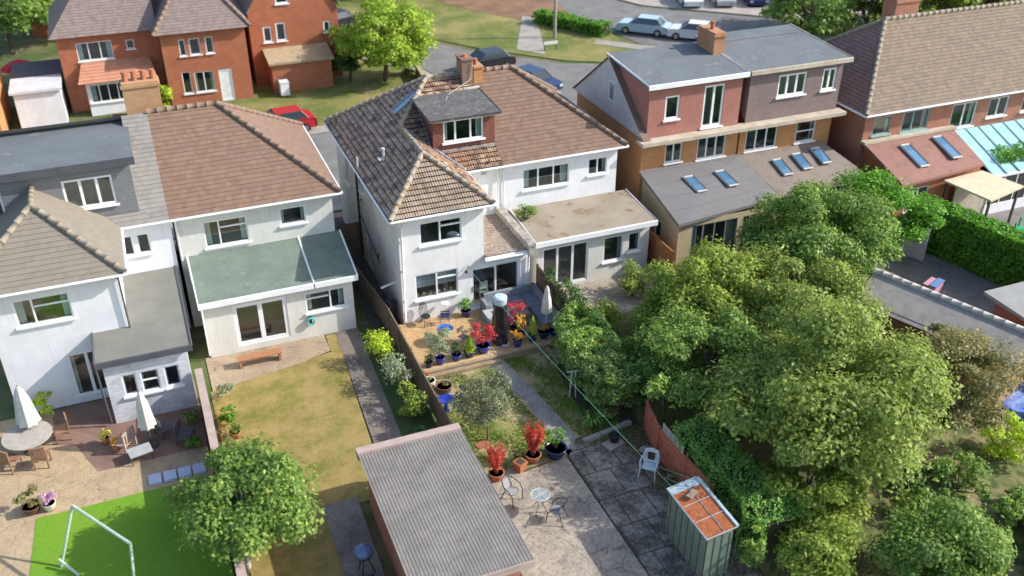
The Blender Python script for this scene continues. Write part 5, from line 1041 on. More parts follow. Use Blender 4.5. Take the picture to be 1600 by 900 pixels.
# parasol
ps = thing('parasol', 'closed cream parasol on a white pole against the dark fence', 'parasol', (14.3, 31.35, .28))
m = MB(); m.tube([(0, 0, 0), (.02, 0, 2.45)], .022, 8); m.lathe((0, 0, 0), [(.28, 0), (.28, .06), (.05, .1), (.04, .3)], 16); m.build('pole', M('pole_white', (.7, .7, .68)), ps)
m = MB(); n_ = 24; pr = [(.21, 1.15), (.2, 1.3), (.17, 1.7), (.12, 2.0), (.09, 2.15), (.1, 2.2), (.04, 2.4), (.0, 2.45)]
for r, z in pr:
    for j in range(n_): a = 2 * math.pi * j / n_; q = r * (1 + .22 * math.cos(a * 8)); m.v.append((q * math.cos(a) + .02, q * math.sin(a), z + (.05 * math.cos(a * 8) if z < 1.2 else 0)))
for i in range(len(pr) - 1):
    for j in range(n_): m.f.append((i * n_ + j, i * n_ + (j + 1) % n_, (i + 1) * n_ + (j + 1) % n_, (i + 1) * n_ + j)); m.uv += [(0, 0)] * 4
m.build('canopy', M('cream_canopy', (.7, .66, .58), (.6, .56, .48), 4, .85), ps, True)
# bistro furniture
BTAB = M('blue_enamel', (.02, .12, .55), (.03, .15, .6), 3, .25, spec=.6); IRON = M('black_iron', (.025, .025, .028), None, 3, .4)
bt = thing('bistro_table', 'round bright blue folding bistro table on the deck', 'table', (10.12, 32.4, .28))
m = MB(); m.lathe((0, 0, .68), [(.33, 0), (.345, .012), (.33, .03), (0, .03)], 28); m.build('tabletop', BTAB, bt)
for k in range(3): a = k * 2.09 + .3; m = MB(); m.tube([(math.cos(a) * .3, math.sin(a) * .3, 0), (0, 0, .35), (-math.cos(a) * .22, -math.sin(a) * .22, .67)], .011, 6); m.build('leg', BTAB, bt)
bc = thing('folding_chair', 'folded down blue slatted bistro chair behind the olive-like shrub', 'chair', (10.75, 31.9, .28), .5)
m = MB(); 
for k in range(5): m.box(-.18, .18, -.18 + k * .075, -.13 + k * .075, .43, .445)
m.build('seat', M('navy_slats', (.02, .03, .12), None, 3, .4), bc); m = MB()
for k in range(2): m.box(-.18, .18, .2, .215, .65 + k * .1, .7 + k * .1)
m.build('backrest', MC['navy_slats'], bc)
for sx in (-.18, .18): m = MB(); m.tube([(sx, -.2, 0), (sx, .2, .85)], .01, 6); m.build('leg', BTAB, bc); m = MB(); m.tube([(sx, .2, 0), (sx, -.2, .44)], .01, 6); m.build('leg', BTAB, bc)
b2 = dup(bc, (10.55, 33.75, .28), 2.9, 'blue slatted bistro chair against the white wall under the low window'); bc['group'] = b2['group'] = 'bistro chairs on the deck'; bc['label'] = 'blue slatted bistro chair right of the round blue table, behind the potted shrubs'
gs = thing('side_table', 'tall wire stand with a round glass top against the white wall', 'table', (10.72, 34.1, .28))
m = MB(); m.lathe((0, 0, .82), [(.2, 0), (.2, .015), (0, .015)], 20); m.build('tabletop', M('pale_glass', (.6, .7, .72), None, 3, .1), gs); m = MB()
for k in range(3): a = k * 2.09; m.tube([(math.cos(a) * .2, math.sin(a) * .2, 0), (math.cos(a) * .07, math.sin(a) * .07, .4), (math.cos(a) * .18, math.sin(a) * .18, .82)], .01, 6)
m.tube([(.2 * math.cos(a), .2 * math.sin(a), .83) for a in [i * .3142 for i in range(20)]], .012, 5, closed=True); m.build('frame', M('pale_wire', (.55, .56, .56), None, 3, .4), gs)
ch_ = thing('garden_chair', 'ornate black cast iron chair against the white wall by the corner downpipe', 'chair', (9.75, 34.0, .28), .2)
m = MB(); m.lathe((0, 0, .43), [(.2, 0), (.21, .02), (0, .02)], 18); m.build('seat', IRON, ch_); m = MB()
m.tube([(-.18, .18, .44), (-.2, .22, .75), (-.1, .25, .98), (0, .26, 1.02), (.1, .25, .98), (.2, .22, .75), (.18, .18, .44)], .016, 6)
for k in range(-2, 3): m.tube([(k * .06, .18, .45), (k * .07, .23, .75), (k * .035, .25, .98)], .012, 5)
m.tube([(-.13, .22, .7), (0, .23, .78), (.13, .22, .7)], .014, 5); m.build('backrest', IRON, ch_)
for sx, sy in ((-.15, -.15), (.15, -.15), (-.16, .17), (.16, .17)): m = MB(); m.tube([(sx, sy, .43), (sx * .8, sy * .8, .22), (sx * 1.3, sy * 1.3, 0)], .014, 5); m.build('leg', IRON, ch_)
wb = thing('water_butt', 'black round lidded bin in the side alley', 'bin', (8.52, 35.25, .02)); m = MB(); m.lathe((0, 0, 0), [(.2, 0), (.25, .4), (.27, .8), (.25, .95)], 18); m.build('body', BLK, wb, True); m = MB(); m.lathe((0, 0, .95), [(.28, 0), (.28, .05), (.1, .12), (0, .13)], 18); m.build('lid', BLK, wb, True)
# dining room behind the patio doors
dt = thing('dining_table', 'table with striped cloth inside behind the left patio door', 'table', (12.6, 36.0, .33), world=True)
m = MB(); m.box(12.1, 13.2, 35.5, 36.6, 1.03, 1.07); m.build('tabletop', M('striped_cloth', (.5, .52, .56), (.3, .33, .4), 9, .9), dt)
for x, y in ((12.2, 35.6), (13.1, 35.6), (12.2, 36.5), (13.1, 36.5)): m = MB(); m.box(x - .03, x + .03, y - .03, y + .03, .33, 1.03); m.build('leg', M('white_wood', (.65, .63, .58)), dt)
def dchair(label, x, y, rz, mat):
    t = thing('dining_chair', label, 'chair', (x, y, .33), rz, 'dining chairs inside the patio doors'); m = MB(); m.box(-.21, .21, -.21, .21, .42, .47); m.build('seat', mat, t)
    m = MB(); m.box(-.2, .2, .19, .22, .62, 1.0); m.build('backrest', mat, t)
    for sx, sy, h in ((-.19, -.19, .42), (.19, -.19, .42), (-.19, .2, 1.0), (.19, .2, 1.0)): m = MB(); m.box(sx - .018, sx + .018, sy - .018, sy + .018, 0, h); m.build('leg', mat, t)
dchair('pale wooden dining chair inside, behind the right patio door', 13.75, 36.1, -.4, M('pale_wood', (.5, .36, .22), None, 5, .6)); dchair('white wooden dining chair inside at the striped table', 12.75, 35.1, 3.3, M('white_wood', (.65, .63, .58)))
t = thing('armchair', 'tan armchair inside behind the right patio door glass', 'armchair', (13.6, 35.05, .33)); m = MB(); m.lathe((0, 0, 0), [(.32, 0), (.36, .25), (.34, .38), (0, .4)], 16); m.build('seat', M('tan_fabric', (.36, .22, .13), None, 5, .9), t, True); m = MB(); m.tube([(.33 * math.cos(a), .33 * math.sin(a), .5 + .12 * math.sin(a)) for a in [-.4 + i * .33 for i in range(13)]], .1, 8); m.build('backrest', MC['tan_fabric'], t, True)
# patio dining set
ALU = M('grey_metal', (.07, .072, .075), None, 3, .35); MESH = M('grey_mesh', (.30, .31, .32), (.25, .26, .27), 20, .7)
gt_ = thing('patio_table', 'round glass topped metal patio table on the worn concrete', 'table', (9.95, 21.95, .03), .3)
m = MB(); m.lathe((0, 0, .69), [(.3, 0), (.3, .008), (0, .008)], 28); m.build('tabletop', M('frosted_table_glass', (.30, .34, .34), None, 3, .15, spec=.7), gt_)
m = MB(); m.tube([(.31 * math.cos(i * .2244), .31 * math.sin(i * .2244), .7) for i in range(28)], .016, 6, closed=True)
for k in range(4): a = k * math.pi / 2; m.tube([(0, 0, .705), (.31 * math.cos(a), .31 * math.sin(a), .705)], .01, 5)
m.tube([(.06 * math.cos(i * .6283), .06 * math.sin(i * .6283), .706) for i in range(10)], .009, 5, closed=True); m.build('frame', M('pale_metal', (.6, .6, .58), None, 3, .4), gt_)
for k in range(4): a = k * math.pi / 2 + .4; m = MB(); m.tube([(.27 * math.cos(a), .27 * math.sin(a), .69), (.1 * math.cos(a), .1 * math.sin(a), .35), (.3 * math.cos(a), .3 * math.sin(a), 0)], .012, 6); m.build('leg', ALU, gt_)
def bchair(label, x, y, rz):
    t = thing('patio_chair', label, 'chair', (x, y, .03), rz); m = MB(); m.lathe((0, 0, .42), [(.2, 0), (.215, .015), (0, .02)], 16, 1, 1); m.build('seat', MESH, t)
    m = MB(); m.tube([(-.29, -.24, .42), (-.31, -.1, .63), (-.29, .16, .74), (-.16, .32, .86), (0, .35, .89), (.16, .32, .86), (.29, .16, .74), (.31, -.1, .63), (.29, -.24, .42)], .021, 6)
    m.tube([(-.2, .14, .43), (-.16, .31, .84)], .018, 5); m.tube([(.2, .14, .43), (.16, .31, .84)], .018, 5); m.tube([(.23 * math.cos(i * .35), .23 * math.sin(i * .35), .42) for i in range(18)], .012, 5, closed=True); m.build('frame', ALU, t)
    m = MB(); m.poly([(-.17, .17, .47), (.17, .17, .47), (.13, .29, .8), (-.13, .29, .8)]); m.build('backrest', M('grey_mesh', (.36, .38, .39)), t)
    for sx in (-1, 1): m = MB(); m.tube([(sx * .29, -.24, .42), (sx * .28, -.27, 0)], .019, 5); m.build('leg', ALU, t); m = MB(); m.tube([(sx * .2, .16, .42), (sx * .28, .32, 0)], .019, 5); m.build('leg', ALU, t)
    return t
bchair('grey mesh tub chair left of the round glass table', 9.25, 22.75, .55)
bchair('grey mesh tub chair right of the round glass table, back to the camera', 10.3, 21.35, -2.3)
# monobloc chair
mc = thing('plastic_chair', 'white moulded plastic armchair on the dark slabs by the red fence', 'chair', (14.25, 22.15, .03), -.75)
WPL = M('pale_plastic', (.60, .68, .72), (.5, .57, .6), 3, .35)
m = MB(); m.poly([(-.23, -.25, .45), (.23, -.25, .45), (.21, .2, .41), (-.21, .2, .41)]); m.poly([(-.23, -.25, .41), (-.21, .2, .37), (.21, .2, .37), (.23, -.25, .41)]); m.poly([(-.23, -.25, .45), (-.23, -.25, .41), (.23, -.25, .41), (.23, -.25, .45)]); m.poly([(-.23, -.25, .45), (-.21, .2, .41), (-.21, .2, .37), (-.23, -.25, .41)]); m.poly([(.23, -.25, .45), (.23, -.25, .41), (.21, .2, .37), (.21, .2, .41)]); m.build('seat', WPL, mc)
m = MB(); q = [(-.23, .2, .4), (-.26, .28, .66), (-.2, .34, .84), (0, .36, .88), (.2, .34, .84), (.26, .28, .66), (.23, .2, .4)]; m.tube(q, .045, 6)
for k in (-.21, -.15, .15, .21): m.tube([(k, .2, .41), (k * 1.15, .29, .66), (k * 1.05, .345, .85)], .035, 5)
m.tube([(-.2, .21, .46), (.2, .21, .46)], .04, 5); m.tube([(-.2, .335, .8), (.2, .335, .8)], .045, 5)
m.build('backrest', WPL, mc)
for sx in (-1, 1):
    m = MB(); m.tube([(sx * .25, .29, .64), (sx * .3, .05, .66), (sx * .3, -.2, .64), (sx * .27, -.27, .5)], .032, 6); m.build('armrest', WPL, mc)
    m = MB(); m.tube([(sx * .26, -.25, .5), (sx * .3, -.3, 0)], [.035, .022], 6); m.build('leg', WPL, mc); m = MB(); m.tube([(sx * .22, .22, .42), (sx * .27, .36, 0)], [.032, .022], 6); m.build('leg', WPL, mc)
# washing line
m = MB(); A_, B_ = Vector((11.86, 34.3, 2.55)), Vector((13.5, 19.45, 1.95)); m.tube([A_.lerp(B_, i / 20) - Vector((0, 0, .5 * 4 * (i / 20) * (1 - i / 20) * .35)) for i in range(21)], .0055, 5)
tag(m.build('washing_line', M('green_cord', (.2, .62, .48), None, 3, .5)), 'thin green washing line strung from the patio door wall to the metal shed', 'washing line')
# grass tufts on the lawn of the sale garden
n = 26000; x = 8.35 + npr.rand(n) * 6.7; y = 24.3 + npr.rand(n) * 6.3; f = np.sin(x * 2.1 + 1) * np.sin(y * 1.7) + np.sin(x * 4.7 + y * 3.1) * .5 + npr.rand(n) * 1.2 - .2
onpath = np.abs(x - (11.65 + (30.7 - y) * .14)) < .42; keep = (f > .15) & ~onpath & (x < 15.0 - np.clip((y - 24) * -.2, 0, 1))
p = np.stack([x, y, .045 + 0 * x], 1)[keep]; nm = npr.normal(size=p.shape); nm[:, 2] = np.abs(nm[:, 2]) * .5
g = leafmesh('grass', p, nm, .075, leafm('grass_blades', (.07, .14, .015), (.16, .23, .03), (.34, .30, .12)), None, .5); tag(g, 'tufts of green grass on the patchy lawn', 'grass', None, 'stuff')
# moss and leaves on dark slabs
n = 2600; p = np.stack([13.0 + npr.rand(n) * 2.3, 19.6 + npr.rand(n) * 5.1, .04 + 0 * npr.rand(n)], 1); p = p[(p[:, 0] > 14.35 - npr.rand(len(p)) * .5)]; nm = npr.normal(size=p.shape) * .3; nm[:, 2] += 1
g = leafmesh('fallen_leaves', p, nm, .08, L_BRN); tag(g, 'brown fallen leaves on the soil by the red fence', 'leaves', None, 'stuff')
# ================================================================== LEFT GARDENS
gc = thing('rotary_dryer', 'pale green steel swing frame standing on the bright artificial lawn', 'frame', (-4.4, 26, 0), world=True); gc['category'] = 'swing frame'; gc.name = 'swing_frame'; OFF[gc.name] = Vector((-4.4, 26, 0))
FR = M('pale_green_tube', (.5, .62, .5), None, 3, .4)
m = MB(); m.tube([(-4.36, 25.71, 2.0), (-2.78, 23.4, 1.95)], .05, 8); m.build('top_bar', FR, gc)
for a, b in (((-4.36, 25.71, 2.0), (-5.12, 25.3, .02)), ((-2.78, 23.4, 1.95), (-3.0, 22.7, .02)), ((-5.12, 25.3, .35), (-4.6, 24.7, .02))): m = MB(); m.tube([a, b], .045, 8); m.build('leg', FR, gc)
def parasol(label, x, y, h, r, mat):
    t = thing('parasol', label, 'parasol', (x, y, .02)); m = MB(); m.tube([(0, 0, 0), (0, 0, h)], .025, 8); m.lathe((0, 0, 0), [(.28, 0), (.26, .07), (.05, .1)], 14); m.build('pole', M('dark_post', (.08, .07, .06)), t)
    m = MB(); n_ = 24; pr = [(r, h * .36), (r * .85, h * .5), (r * .6, h * .78), (r * .3, h * .93), (0.01, h)]
    for q, z in pr:
        for j in range(n_): a = 2 * math.pi * j / n_; k = q * (1 + .2 * math.cos(a * 8)); m.v.append((k * math.cos(a), k * math.sin(a), z))
    for i in range(len(pr) - 1):
        for j in range(n_): m.f.append((i * n_ + j, i * n_ + (j + 1) % n_, (i + 1) * n_ + (j + 1) % n_, (i + 1) * n_ + j)); m.uv += [(0, 0)] * 4
    m.build('canopy', mat, t, True)
parasol('closed pale parasol through a round garden table, far left terrace', -6.0, 32.2, 2.6, .36, M('pale_sage_canvas', (.6, .63, .57), (.5, .53, .48), 4, .85))
parasol('closed cream parasol in front of the white clad extension', -2.0, 30.4, 2.5, .28, MC['cream_canopy'])
t = thing('garden_table', 'large round stone coloured table under the pale parasol at the far left', 'table', (-6.1, 31.7, .02)); m = MB(); m.lathe((0, 0, .7), [(.85, 0), (.85, .04), (0, .04)], 30); m.build('tabletop', M('stone_top', (.42, .38, .33), None, 3, .7), t); m = MB(); m.lathe((0, 0, 0), [(.3, 0), (.08, .1), (.08, .65), (.3, .7)], 14); m.build('pedestal', M('dark_post', (.08, .07, .06)), t)
def gchair(label, x, y, rz, mat, grp='wooden chairs on the left terrace', w_=.26, low=False):
    t = thing('garden_chair', label, 'chair', (x, y, .02), rz, grp); m = MB(); h = .3 if low else .42; m.box(-w_, w_, -.26, .26, h, h + .06); m.build('seat', mat, t); m = MB()
    for k in range(5): xx = -w_ + .04 + k * (2 * w_ - .08) / 4; m.box(xx - .035, xx + .035, .22, .26, h + .06, h + .5)
    m.box(-w_, w_, .21, .27, h + .5, h + .56); m.build('backrest', mat, t)
    for sx in (-w_ + .03, w_ - .03):
        for sy in (-.23, .23): m = MB(); m.box(sx - .025, sx + .025, sy - .025, sy + .025, 0, h); m.build('leg', mat, t)
TK = M('teak', (.3, .17, .1), (.24, .13, .08), 6, .7)
gchair('teak chair at the round stone table, nearest the white wall', -5.0, 32.0, -1.4, TK); gchair('teak chair at the round stone table, nearest the bright lawn', -5.7, 30.7, 3.0, TK); gchair('teak chair at the round stone table, at the left edge', -6.7, 30.9, 2.4, TK)
DKR = M('dark_rattan', (.08, .075, .085), (.12, .11, .12), 12, .8)
gchair('dark rattan armchair in front of the white clad extension, beside the parasol', -1.5, 30.9, 2.0, DKR, None, .34, True); gchair('dark rattan armchair close to the brick wall in front of the extension', -.8, 30.2, 1.2, DKR, None, .34, True); gchair('pale wooden lounge chair between the cream parasol and the extension corner', -2.9, 30.6, -2.2, M('pale_teak', (.48, .36, .28), None, 5, .8), None, .34, True)
t = thing('coffee_table', 'low glass coffee table near the cream parasol', 'table', (-2.4, 29.75, .02), .2); m = MB(); m.box(-.4, .4, -.28, .28, .36, .4); m.build('tabletop', M('grey_glass', (.4, .42, .42), None, 3, .2), t)
for sx in (-.36, .36):
    for sy in (-.24, .24): m = MB(); m.box(sx - .02, sx + .02, sy - .02, sy + .02, 0, .36); m.build('leg', DKR, t)
m = MB()
for k in range(4): m.box(-2.25 + k * .5, -1.82 + k * .5, 28.1, 28.6, .02, .12)
t = tag(m.build('storage_bench', M('pale_blue_box', (.5, .55, .7), (.45, .5, .66), 2, .6)), 'low pale blue slatted bench at the edge of the bright lawn', 'bench')
def blob(label, x, y, r, h, fm, size=.1, n=320, name='flowering_plant', cat='plant', potm=None):
    t = thing(name, label, cat, (x, y, .02), 0)
    z = 0
    if potm: pot(t, (0, 0, 0), r * .7, .3, potm); z = .25
    p, nm, cc = crownpts((0, 0, z + h * .5), (r, r, h * .55), n, 9, r * .4, .4, .8, int(abs(x * 71 + y * 9))); p[:, 2] = np.maximum(p[:, 2], .03); leafmesh('foliage', p, nm, size, fm, t)
PINK = leafm('petal_pink', (.55, .2, .35), (.75, .35, .5)); PURP = leafm('petal_purple', (.3, .06, .25), (.45, .12, .4)); YELF = leafm('petal_yellow', (.6, .6, .05), (.75, .7, .08)); ORF = leafm('petal_orange', (.7, .2, .03), (.8, .3, .06))
blob('pink flowering plant in a pot at the top corner of the bright lawn', -5.45, 28.2, .3, .5, PINK, .09, 300, potm=WPOT); blob('brown-green bushy plant in a pot left of the pink flowers', -6.0, 28.3, .42, .7, L_BRN, .1, 500, potm=BRWN)
blob('purple flowering plant at the right corner of the bright lawn', -1.55, 27.4, .28, .5, PURP, .09, 260); blob('yellow flowering plant by the clad extension corner', -3.55, 31.1, .2, .4, YELF, .08, 200, potm=TERR); blob('orange flowering plant right of the yellow flowers', -3.2, 30.5, .2, .4, ORF, .08, 200, potm=TERR)
blob('leafy green plant by the brick wall end of the clad extension', -.5, 31.2, .35, .8, L_MID, .12, 420); blob('bright green plant with large leaves behind the rattan chairs', -.55, 29.7, .35, .6, L_HDG, .14, 300)
blob('pale green climber by the white wall of the hipped wing', -5.6, 33.6, .5, 1.4, L_LIM, .12, 500)
blob('silvery round bush along the right side of the brick wall', .95, 32.2, .45, .8, L_GRY, .09, 600, 'shrub', 'shrub'); blob('vivid green low bush along the brick wall', .9, 30.7, .42, .7, L_HDG, .12, 600, 'shrub', 'shrub'); blob('dark red-green climber on the brick wall', .55, 28.8, .4, 1.3, L_BRN, .12, 600, 'shrub', 'shrub')
blob('terracotta planter with small green plant beside the brick wall', .95, 29.7, .3, .35, L_MID, .09, 200, potm=TERR)
pv = thing('garden_bench', 'low orange wooden bench under the french doors of the cream house', 'bench', (2.6, 34.2, .02)); m = MB(); m.box(-.9, .9, -.2, .2, .36, .42); m.build('seat', M('orange_wood', (.42, .2, .1), None, 6, .7), pv)
for sx in (-.8, .8): m = MB(); m.box(sx - .05, sx + .05, -.17, .17, 0, .36); m.build('leg', MC['orange_wood'], pv)
hr = thing('hose_reel', 'teal hose reel on the cream wall below the kitchen window', 'hose reel', (5.0, 35.22, .9)); m = MB(); m.tube([(.16 * math.cos(i * .4), -.06, .16 * math.sin(i * .4)) for i in range(16)], .045, 6, closed=True); m.build('hose', M('teal_hose', (.12, .5, .48), None, 3, .5), hr); m = MB(); m.box(-.05, .05, -.06, .05, -.2, .2); m.build('bracket', BLK, hr)
bb = thing('barbecue', 'dark barbecue with domed blue-grey lid on the paving beside the brick shed', 'barbecue', (3.75, 21.4, .02)); m = MB(); m.lathe((0, 0, .75), [(.1, 0), (.27, .1), (.3, .2)], 18); m.build('bowl', BLK, bb, True); m = MB(); m.lathe((0, 0, .95), [(.31, 0), (.28, .14), (.15, .24), (0, .27)], 18); m.build('lid', M('blue_grey_enamel', (.14, .2, .36), None, 3, .25), bb, True)
for k in range(3): a = k * 2.1; m = MB(); m.tube([(.1 * math.cos(a), .1 * math.sin(a), .78), (.3 * math.cos(a), .3 * math.sin(a), 0)], .02, 6); m.build('leg', BLK, bb)
m = MB(); m.box(3.4, 3.9, 20.0, 20.8, .02, .6); m.build('planter_box', M('black_plastic', (.02, .02, .022))); tag(bpy.data.objects['planter_box'], 'black storage box on the paving beyond the barbecue', 'box')
shrub('shrub', 'yellow-green round bush beside the side path, nearest the cream house', (7.2, 32.3, .75), (.75, .8, .8), 1500, .1, L_LIM); shrub('shrub', 'grey-green bush below the yellow-green bush by the fence', (7.45, 30.7, .7), (.7, 1.0, .8), 1500, .1, L_GRY)
shrub('shrub', 'olive yellow bush next to the fence above the brick shed', (7.55, 28.7, .6), (.65, 1.0, .75), 1400, .1, L_YEL); shrub('shrub', 'dark low bush behind the corner of the brick shed', (7.4, 26.4, .5), (.6, .9, .6), 1000, .1, L_DRK)
# trees on the left
tree('apple_tree', 'broad leafy green tree between the bright lawn and the dry lawn', 'tree', (.35, 23.0, 0), (.6, 23.6, 2.2), (2.15, 2.1, 1.8), 15000, 54, .75, .17, L_MID, .13, bark=PBARK, asp=.6)
shrub('shrub', 'bright lime bush at the bottom edge below the broad tree', (-.6, 20.6, .7), (1.2, .9, .8), 1500, .13, L_LIM); shrub('shrub', 'yellowish bush left of the broad tree by the brick wall', (-.9, 26.0, .8), (.9, .9, .8), 1300, .13, L_YEL)
# fruit tree on the sale lawn
tree('olive_tree', 'small grey-green fruit tree with dense narrow leaves on the patchy lawn', 'tree', (9.62, 26.0, 0), (9.65, 26.3, 1.5), (1.2, 1.15, 1.35), 5200, 40, .4, .12, leafm('leaf_fruit', (.06, .075, .04), (.17, .19, .1), (.42, .42, .3)), .05, asp=.4)
m = MB(); m.obox((9.35, 25.85, .04), (.55, .35, .04), .2); tag(m.build('brick_slab', M('red_slab', (.34, .14, .08), None, 5, .9)), 'red slab at the foot of the small fruit tree', 'slab')
# climbers and hedge along the right hand boundary
def mass(name, label, cat, p0, p1, w_, h, n, size, mat, seed, ncl=30, cr=.5, base_z=0, skew=0, asp=.6):
    """untrimmed growth along a line"""
    t = thing(name, label, cat, ((p0[0] + p1[0]) / 2, (p0[1] + p1[1]) / 2, base_z), 0, None, True); rs = np.random.RandomState(seed)
    s = rs.rand(ncl); cc = np.stack([p0[0] + (p1[0] - p0[0]) * s + rs.uniform(-w_, w_, ncl) * .5, p0[1] + (p1[1] - p0[1]) * s, base_z + .2 + rs.rand(ncl) ** .8 * (h - .2)], 1)
    r = cr * (.6 + .7 * rs.rand(ncl)); idx = rs.randint(0, ncl, n); e = rs.normal(size=(n, 3)); e /= np.linalg.norm(e, axis=1, keepdims=True); e[:, 2] = np.where(e[:, 2] < -.1, -e[:, 2], e[:, 2])
    p = cc[idx] + e * (r[idx] * (.6 + .5 * rs.rand(n)))[:, None]; p[:, 2] = np.maximum(p[:, 2], base_z + .04)
    m = MB(); k0 = Vector(((p0[0] + p1[0]) / 2, (p0[1] + p1[1]) / 2, base_z))
    for i in range(min(20, ncl)): q = Vector(cc[i]); b_ = Vector((q.x, q.y + rs.uniform(-.3, .3), base_z)); m.tube([b_, b_.lerp(q, .5) + Vector((.05, .08, 0)), q], [.03, .02, .01], 5)
    m.build('stem', BARK, t); leafmesh('foliage', p, e + np.array([0, 0, .4]) + rs.normal(size=(n, 3)) * .5, size, mat, t, asp); return t
L_VINE = leafm('leaf_vine', (.09, .16, .03), (.25, .36, .06), (.6, .64, .3))
mass('climbing_vine', 'bright pale green climber smothering the fence beside the deck', 'climber', (14.95, 30.5), (14.5, 27.6), 1.3, 2.1, 30000, .1, L_VINE, 3, 230, .27)
mass('climbing_vine', 'dappled climber with woody stems halfway down the right boundary', 'climber', (14.5, 27.8), (14.8, 25.3), 1.6, 2.0, 24000, .1, leafm('leaf_vine2', (.06, .11, .025), (.19, .28, .06), (.5, .5, .28)), 5, 170, .26)
mass('ivy', 'dark ivy topping the fence beside the cream parasol and beyond', 'climber', (15.35, 33.2), (15.6, 25.0), .5, 2.35, 11000, .1, L_DRK, 8, 80, .3, 0)
m = MB(); rs = random.Random(5)
for k in range(14):
    x, y = 14.0 + rs.random() * .5, 30.3 - rs.random() * 1.0; pts = [(14.9, y + .4, .5 + rs.random() * .7)]
    for j in range(6): a = rs.random() * 6.28; pts.append((x + .22 * math.cos(a) - rs.random() * .3, y + .22 * math.sin(a), .08 + rs.random() * .45))
    m.tube(pts, .015, 5)
tag(m.build('bare_vine_stems', M('straw_stem', (.5, .42, .3), (.4, .33, .22), 8, .8)), 'tangle of bare pale vine stems at the right end of the deck', 'vine stems')
m = MB(); m.tube([(13.55, 27.3, 0), (13.6, 27.25, 1.3)], .035, 6); m.tube([(13.75, 27.15, 0), (13.72, 27.2, 1.25)], .03, 6); m.tube([(13.4, 27.3, 1.25), (13.9, 27.15, 1.3)], .03, 5); tag(m.build('climber_support', M('pale_post', (.55, .53, .5), None, 5, .8)), 'pale post and rail holding up the climber beside the lawn', 'post')
sp = thing('iris_clump', 'clump of strappy green leaves at the lawn end of the border', 'plant', (13.55, 25.3, .03)); m = MB(); rs = random.Random(9)
for k in range(90):
    a = rs.random() * 6.28; L = .35 + .3 * rs.random(); x, y = .12 * math.cos(a * 2.3), .12 * math.sin(a * 1.7); dx, dy = math.cos(a), math.sin(a); w_ = .016
    q = [(x, y, 0), (x + dx * L * .4, y + dy * L * .4, L * .85), (x + dx * L * .9, y + dy * L * .9, L * .55)]
    for i in range(2): a0, b0 = q[i], q[i + 1]; m.poly([(a0[0] - dy * w_, a0[1] + dx * w_, a0[2]), (a0[0] + dy * w_, a0[1] - dx * w_, a0[2]), (b0[0] + dy * w_ * .6, b0[1] - dx * w_ * .6, b0[2]), (b0[0] - dy * w_ * .6, b0[1] + dx * w_ * .6, b0[2])])
m.build('leaves', L_PGR, sp)
shrub('shrub', 'dry brownish twiggy bush behind the stone kerb', (14.5, 25.6, .6), (.6, .5, .6), 900, .08, L_BRN)
tree('sumac_tree', 'young tree with large yellow-green leaves over the dark gap by the red fence', 'tree', (15.9, 23.9, 0), (15.75, 24.0, 1.9), (.9, .8, .7), 700, 12, .4, .2, L_VINE, .05, asp=.4)
hedgebox('hedge', 'rounded clipped green hedge behind the rusty roofed metal shed', 'hedge', (15.9, 22.3), (16.0, 17.0), 1.5, 1.95, 15000, .085, leafm('leaf_box', (.07, .17, .03), (.17, .33, .06), (.4, .48, .18)), lump=.16)
shrub('shrub', 'yellow-green shrub growing past the low end of the metal shed roof', (14.9, 16.9, 1.2), (.5, .4, .9), 800, .09, L_VINE)
# the gardens on the right: trees
BIG = 'tall garden trees on the right'
tree('garden_tree', 'largest dense green tree in the right hand gardens, right of the clipped hedge', 'tree', (20.6, 20.9, 0), (20.3, 20.5, 3.0), (4.1, 3.7, 3.2), 40000, 110, 1.0, .21, L_OLV, .28, BIG)
tree('garden_tree', 'mid green tree leaning over the climber covered fence, left of the largest tree', 'tree', (18.4, 25.0, 0), (18.2, 24.9, 2.0), (2.7, 2.9, 2.1), 21000, 64, .8, .19, L_MID, .16, BIG)
tree('garden_tree', 'yellow-green airy tree in front of the glazed buff brick extension', 'tree', (20.9, 29.0, 0), (20.8, 28.9, 2.0), (3.3, 2.6, 2.2), 22000, 66, .8, .19, L_YEL, .18, BIG)
tree('garden_tree', 'fresh green tree below the three skylight extension with a pale trunk', 'tree', (27.8, 30.2, 0), (27.6, 30.0, 2.6), (3.6, 3.2, 2.8), 26000, 76, .85, .2, L_MID, .2, BIG, PBARK)
tree('garden_tree', 'green tree beside the end of the tall clipped hedge', 'tree', (31.3, 31.0, 0), (31.2, 30.9, 2.7), (2.7, 2.5, 2.5), 13000, 50, .8, .2, L_HDG, .18, BIG)
tree('garden_tree', 'olive toned tree between the fresh green tree and the largest tree', 'tree', (23.9, 26.6, 0), (23.8, 26.5, 2.2), (2.8, 2.8, 2.3), 17000, 54, .75, .19, L_OLV, .16, BIG)
tree('garden_tree', 'pale yellow-green tree at the foot of the largest tree, behind the hedge', 'tree', (17.9, 18.2, 0), (17.8, 18.1, 1.5), (1.6, 1.9, 1.6), 11000, 42, .6, .17, L_YEL, .12, BIG)
tree('garden_tree', 'thin brownish tree in front of the long grey roofed shed', 'tree', (25.3, 20.6, 0), (25.2, 20.6, 2.4), (2.7, 2.6, 2.3), 14000, 56, .7, .16, L_BRN, .14, BIG)
tree('garden_tree', 'round bright green tree at the bottom right corner', 'tree', (19.9, 14.4, 0), (19.8, 14.3, 1.5), (2.0, 1.8, 1.6), 14000, 50, .65, .16, L_MID, .14, BIG)
tree('garden_tree', 'pale green tree at the bottom edge right of the metal shed', 'tree', (16.6, 15.9, 0), (16.6, 15.9, 1.2), (1.5, 1.4, 1.3), 5000, 28, .6, .15, L_YEL, .12, BIG)
SH2 = 'shrubs in the right hand gardens'
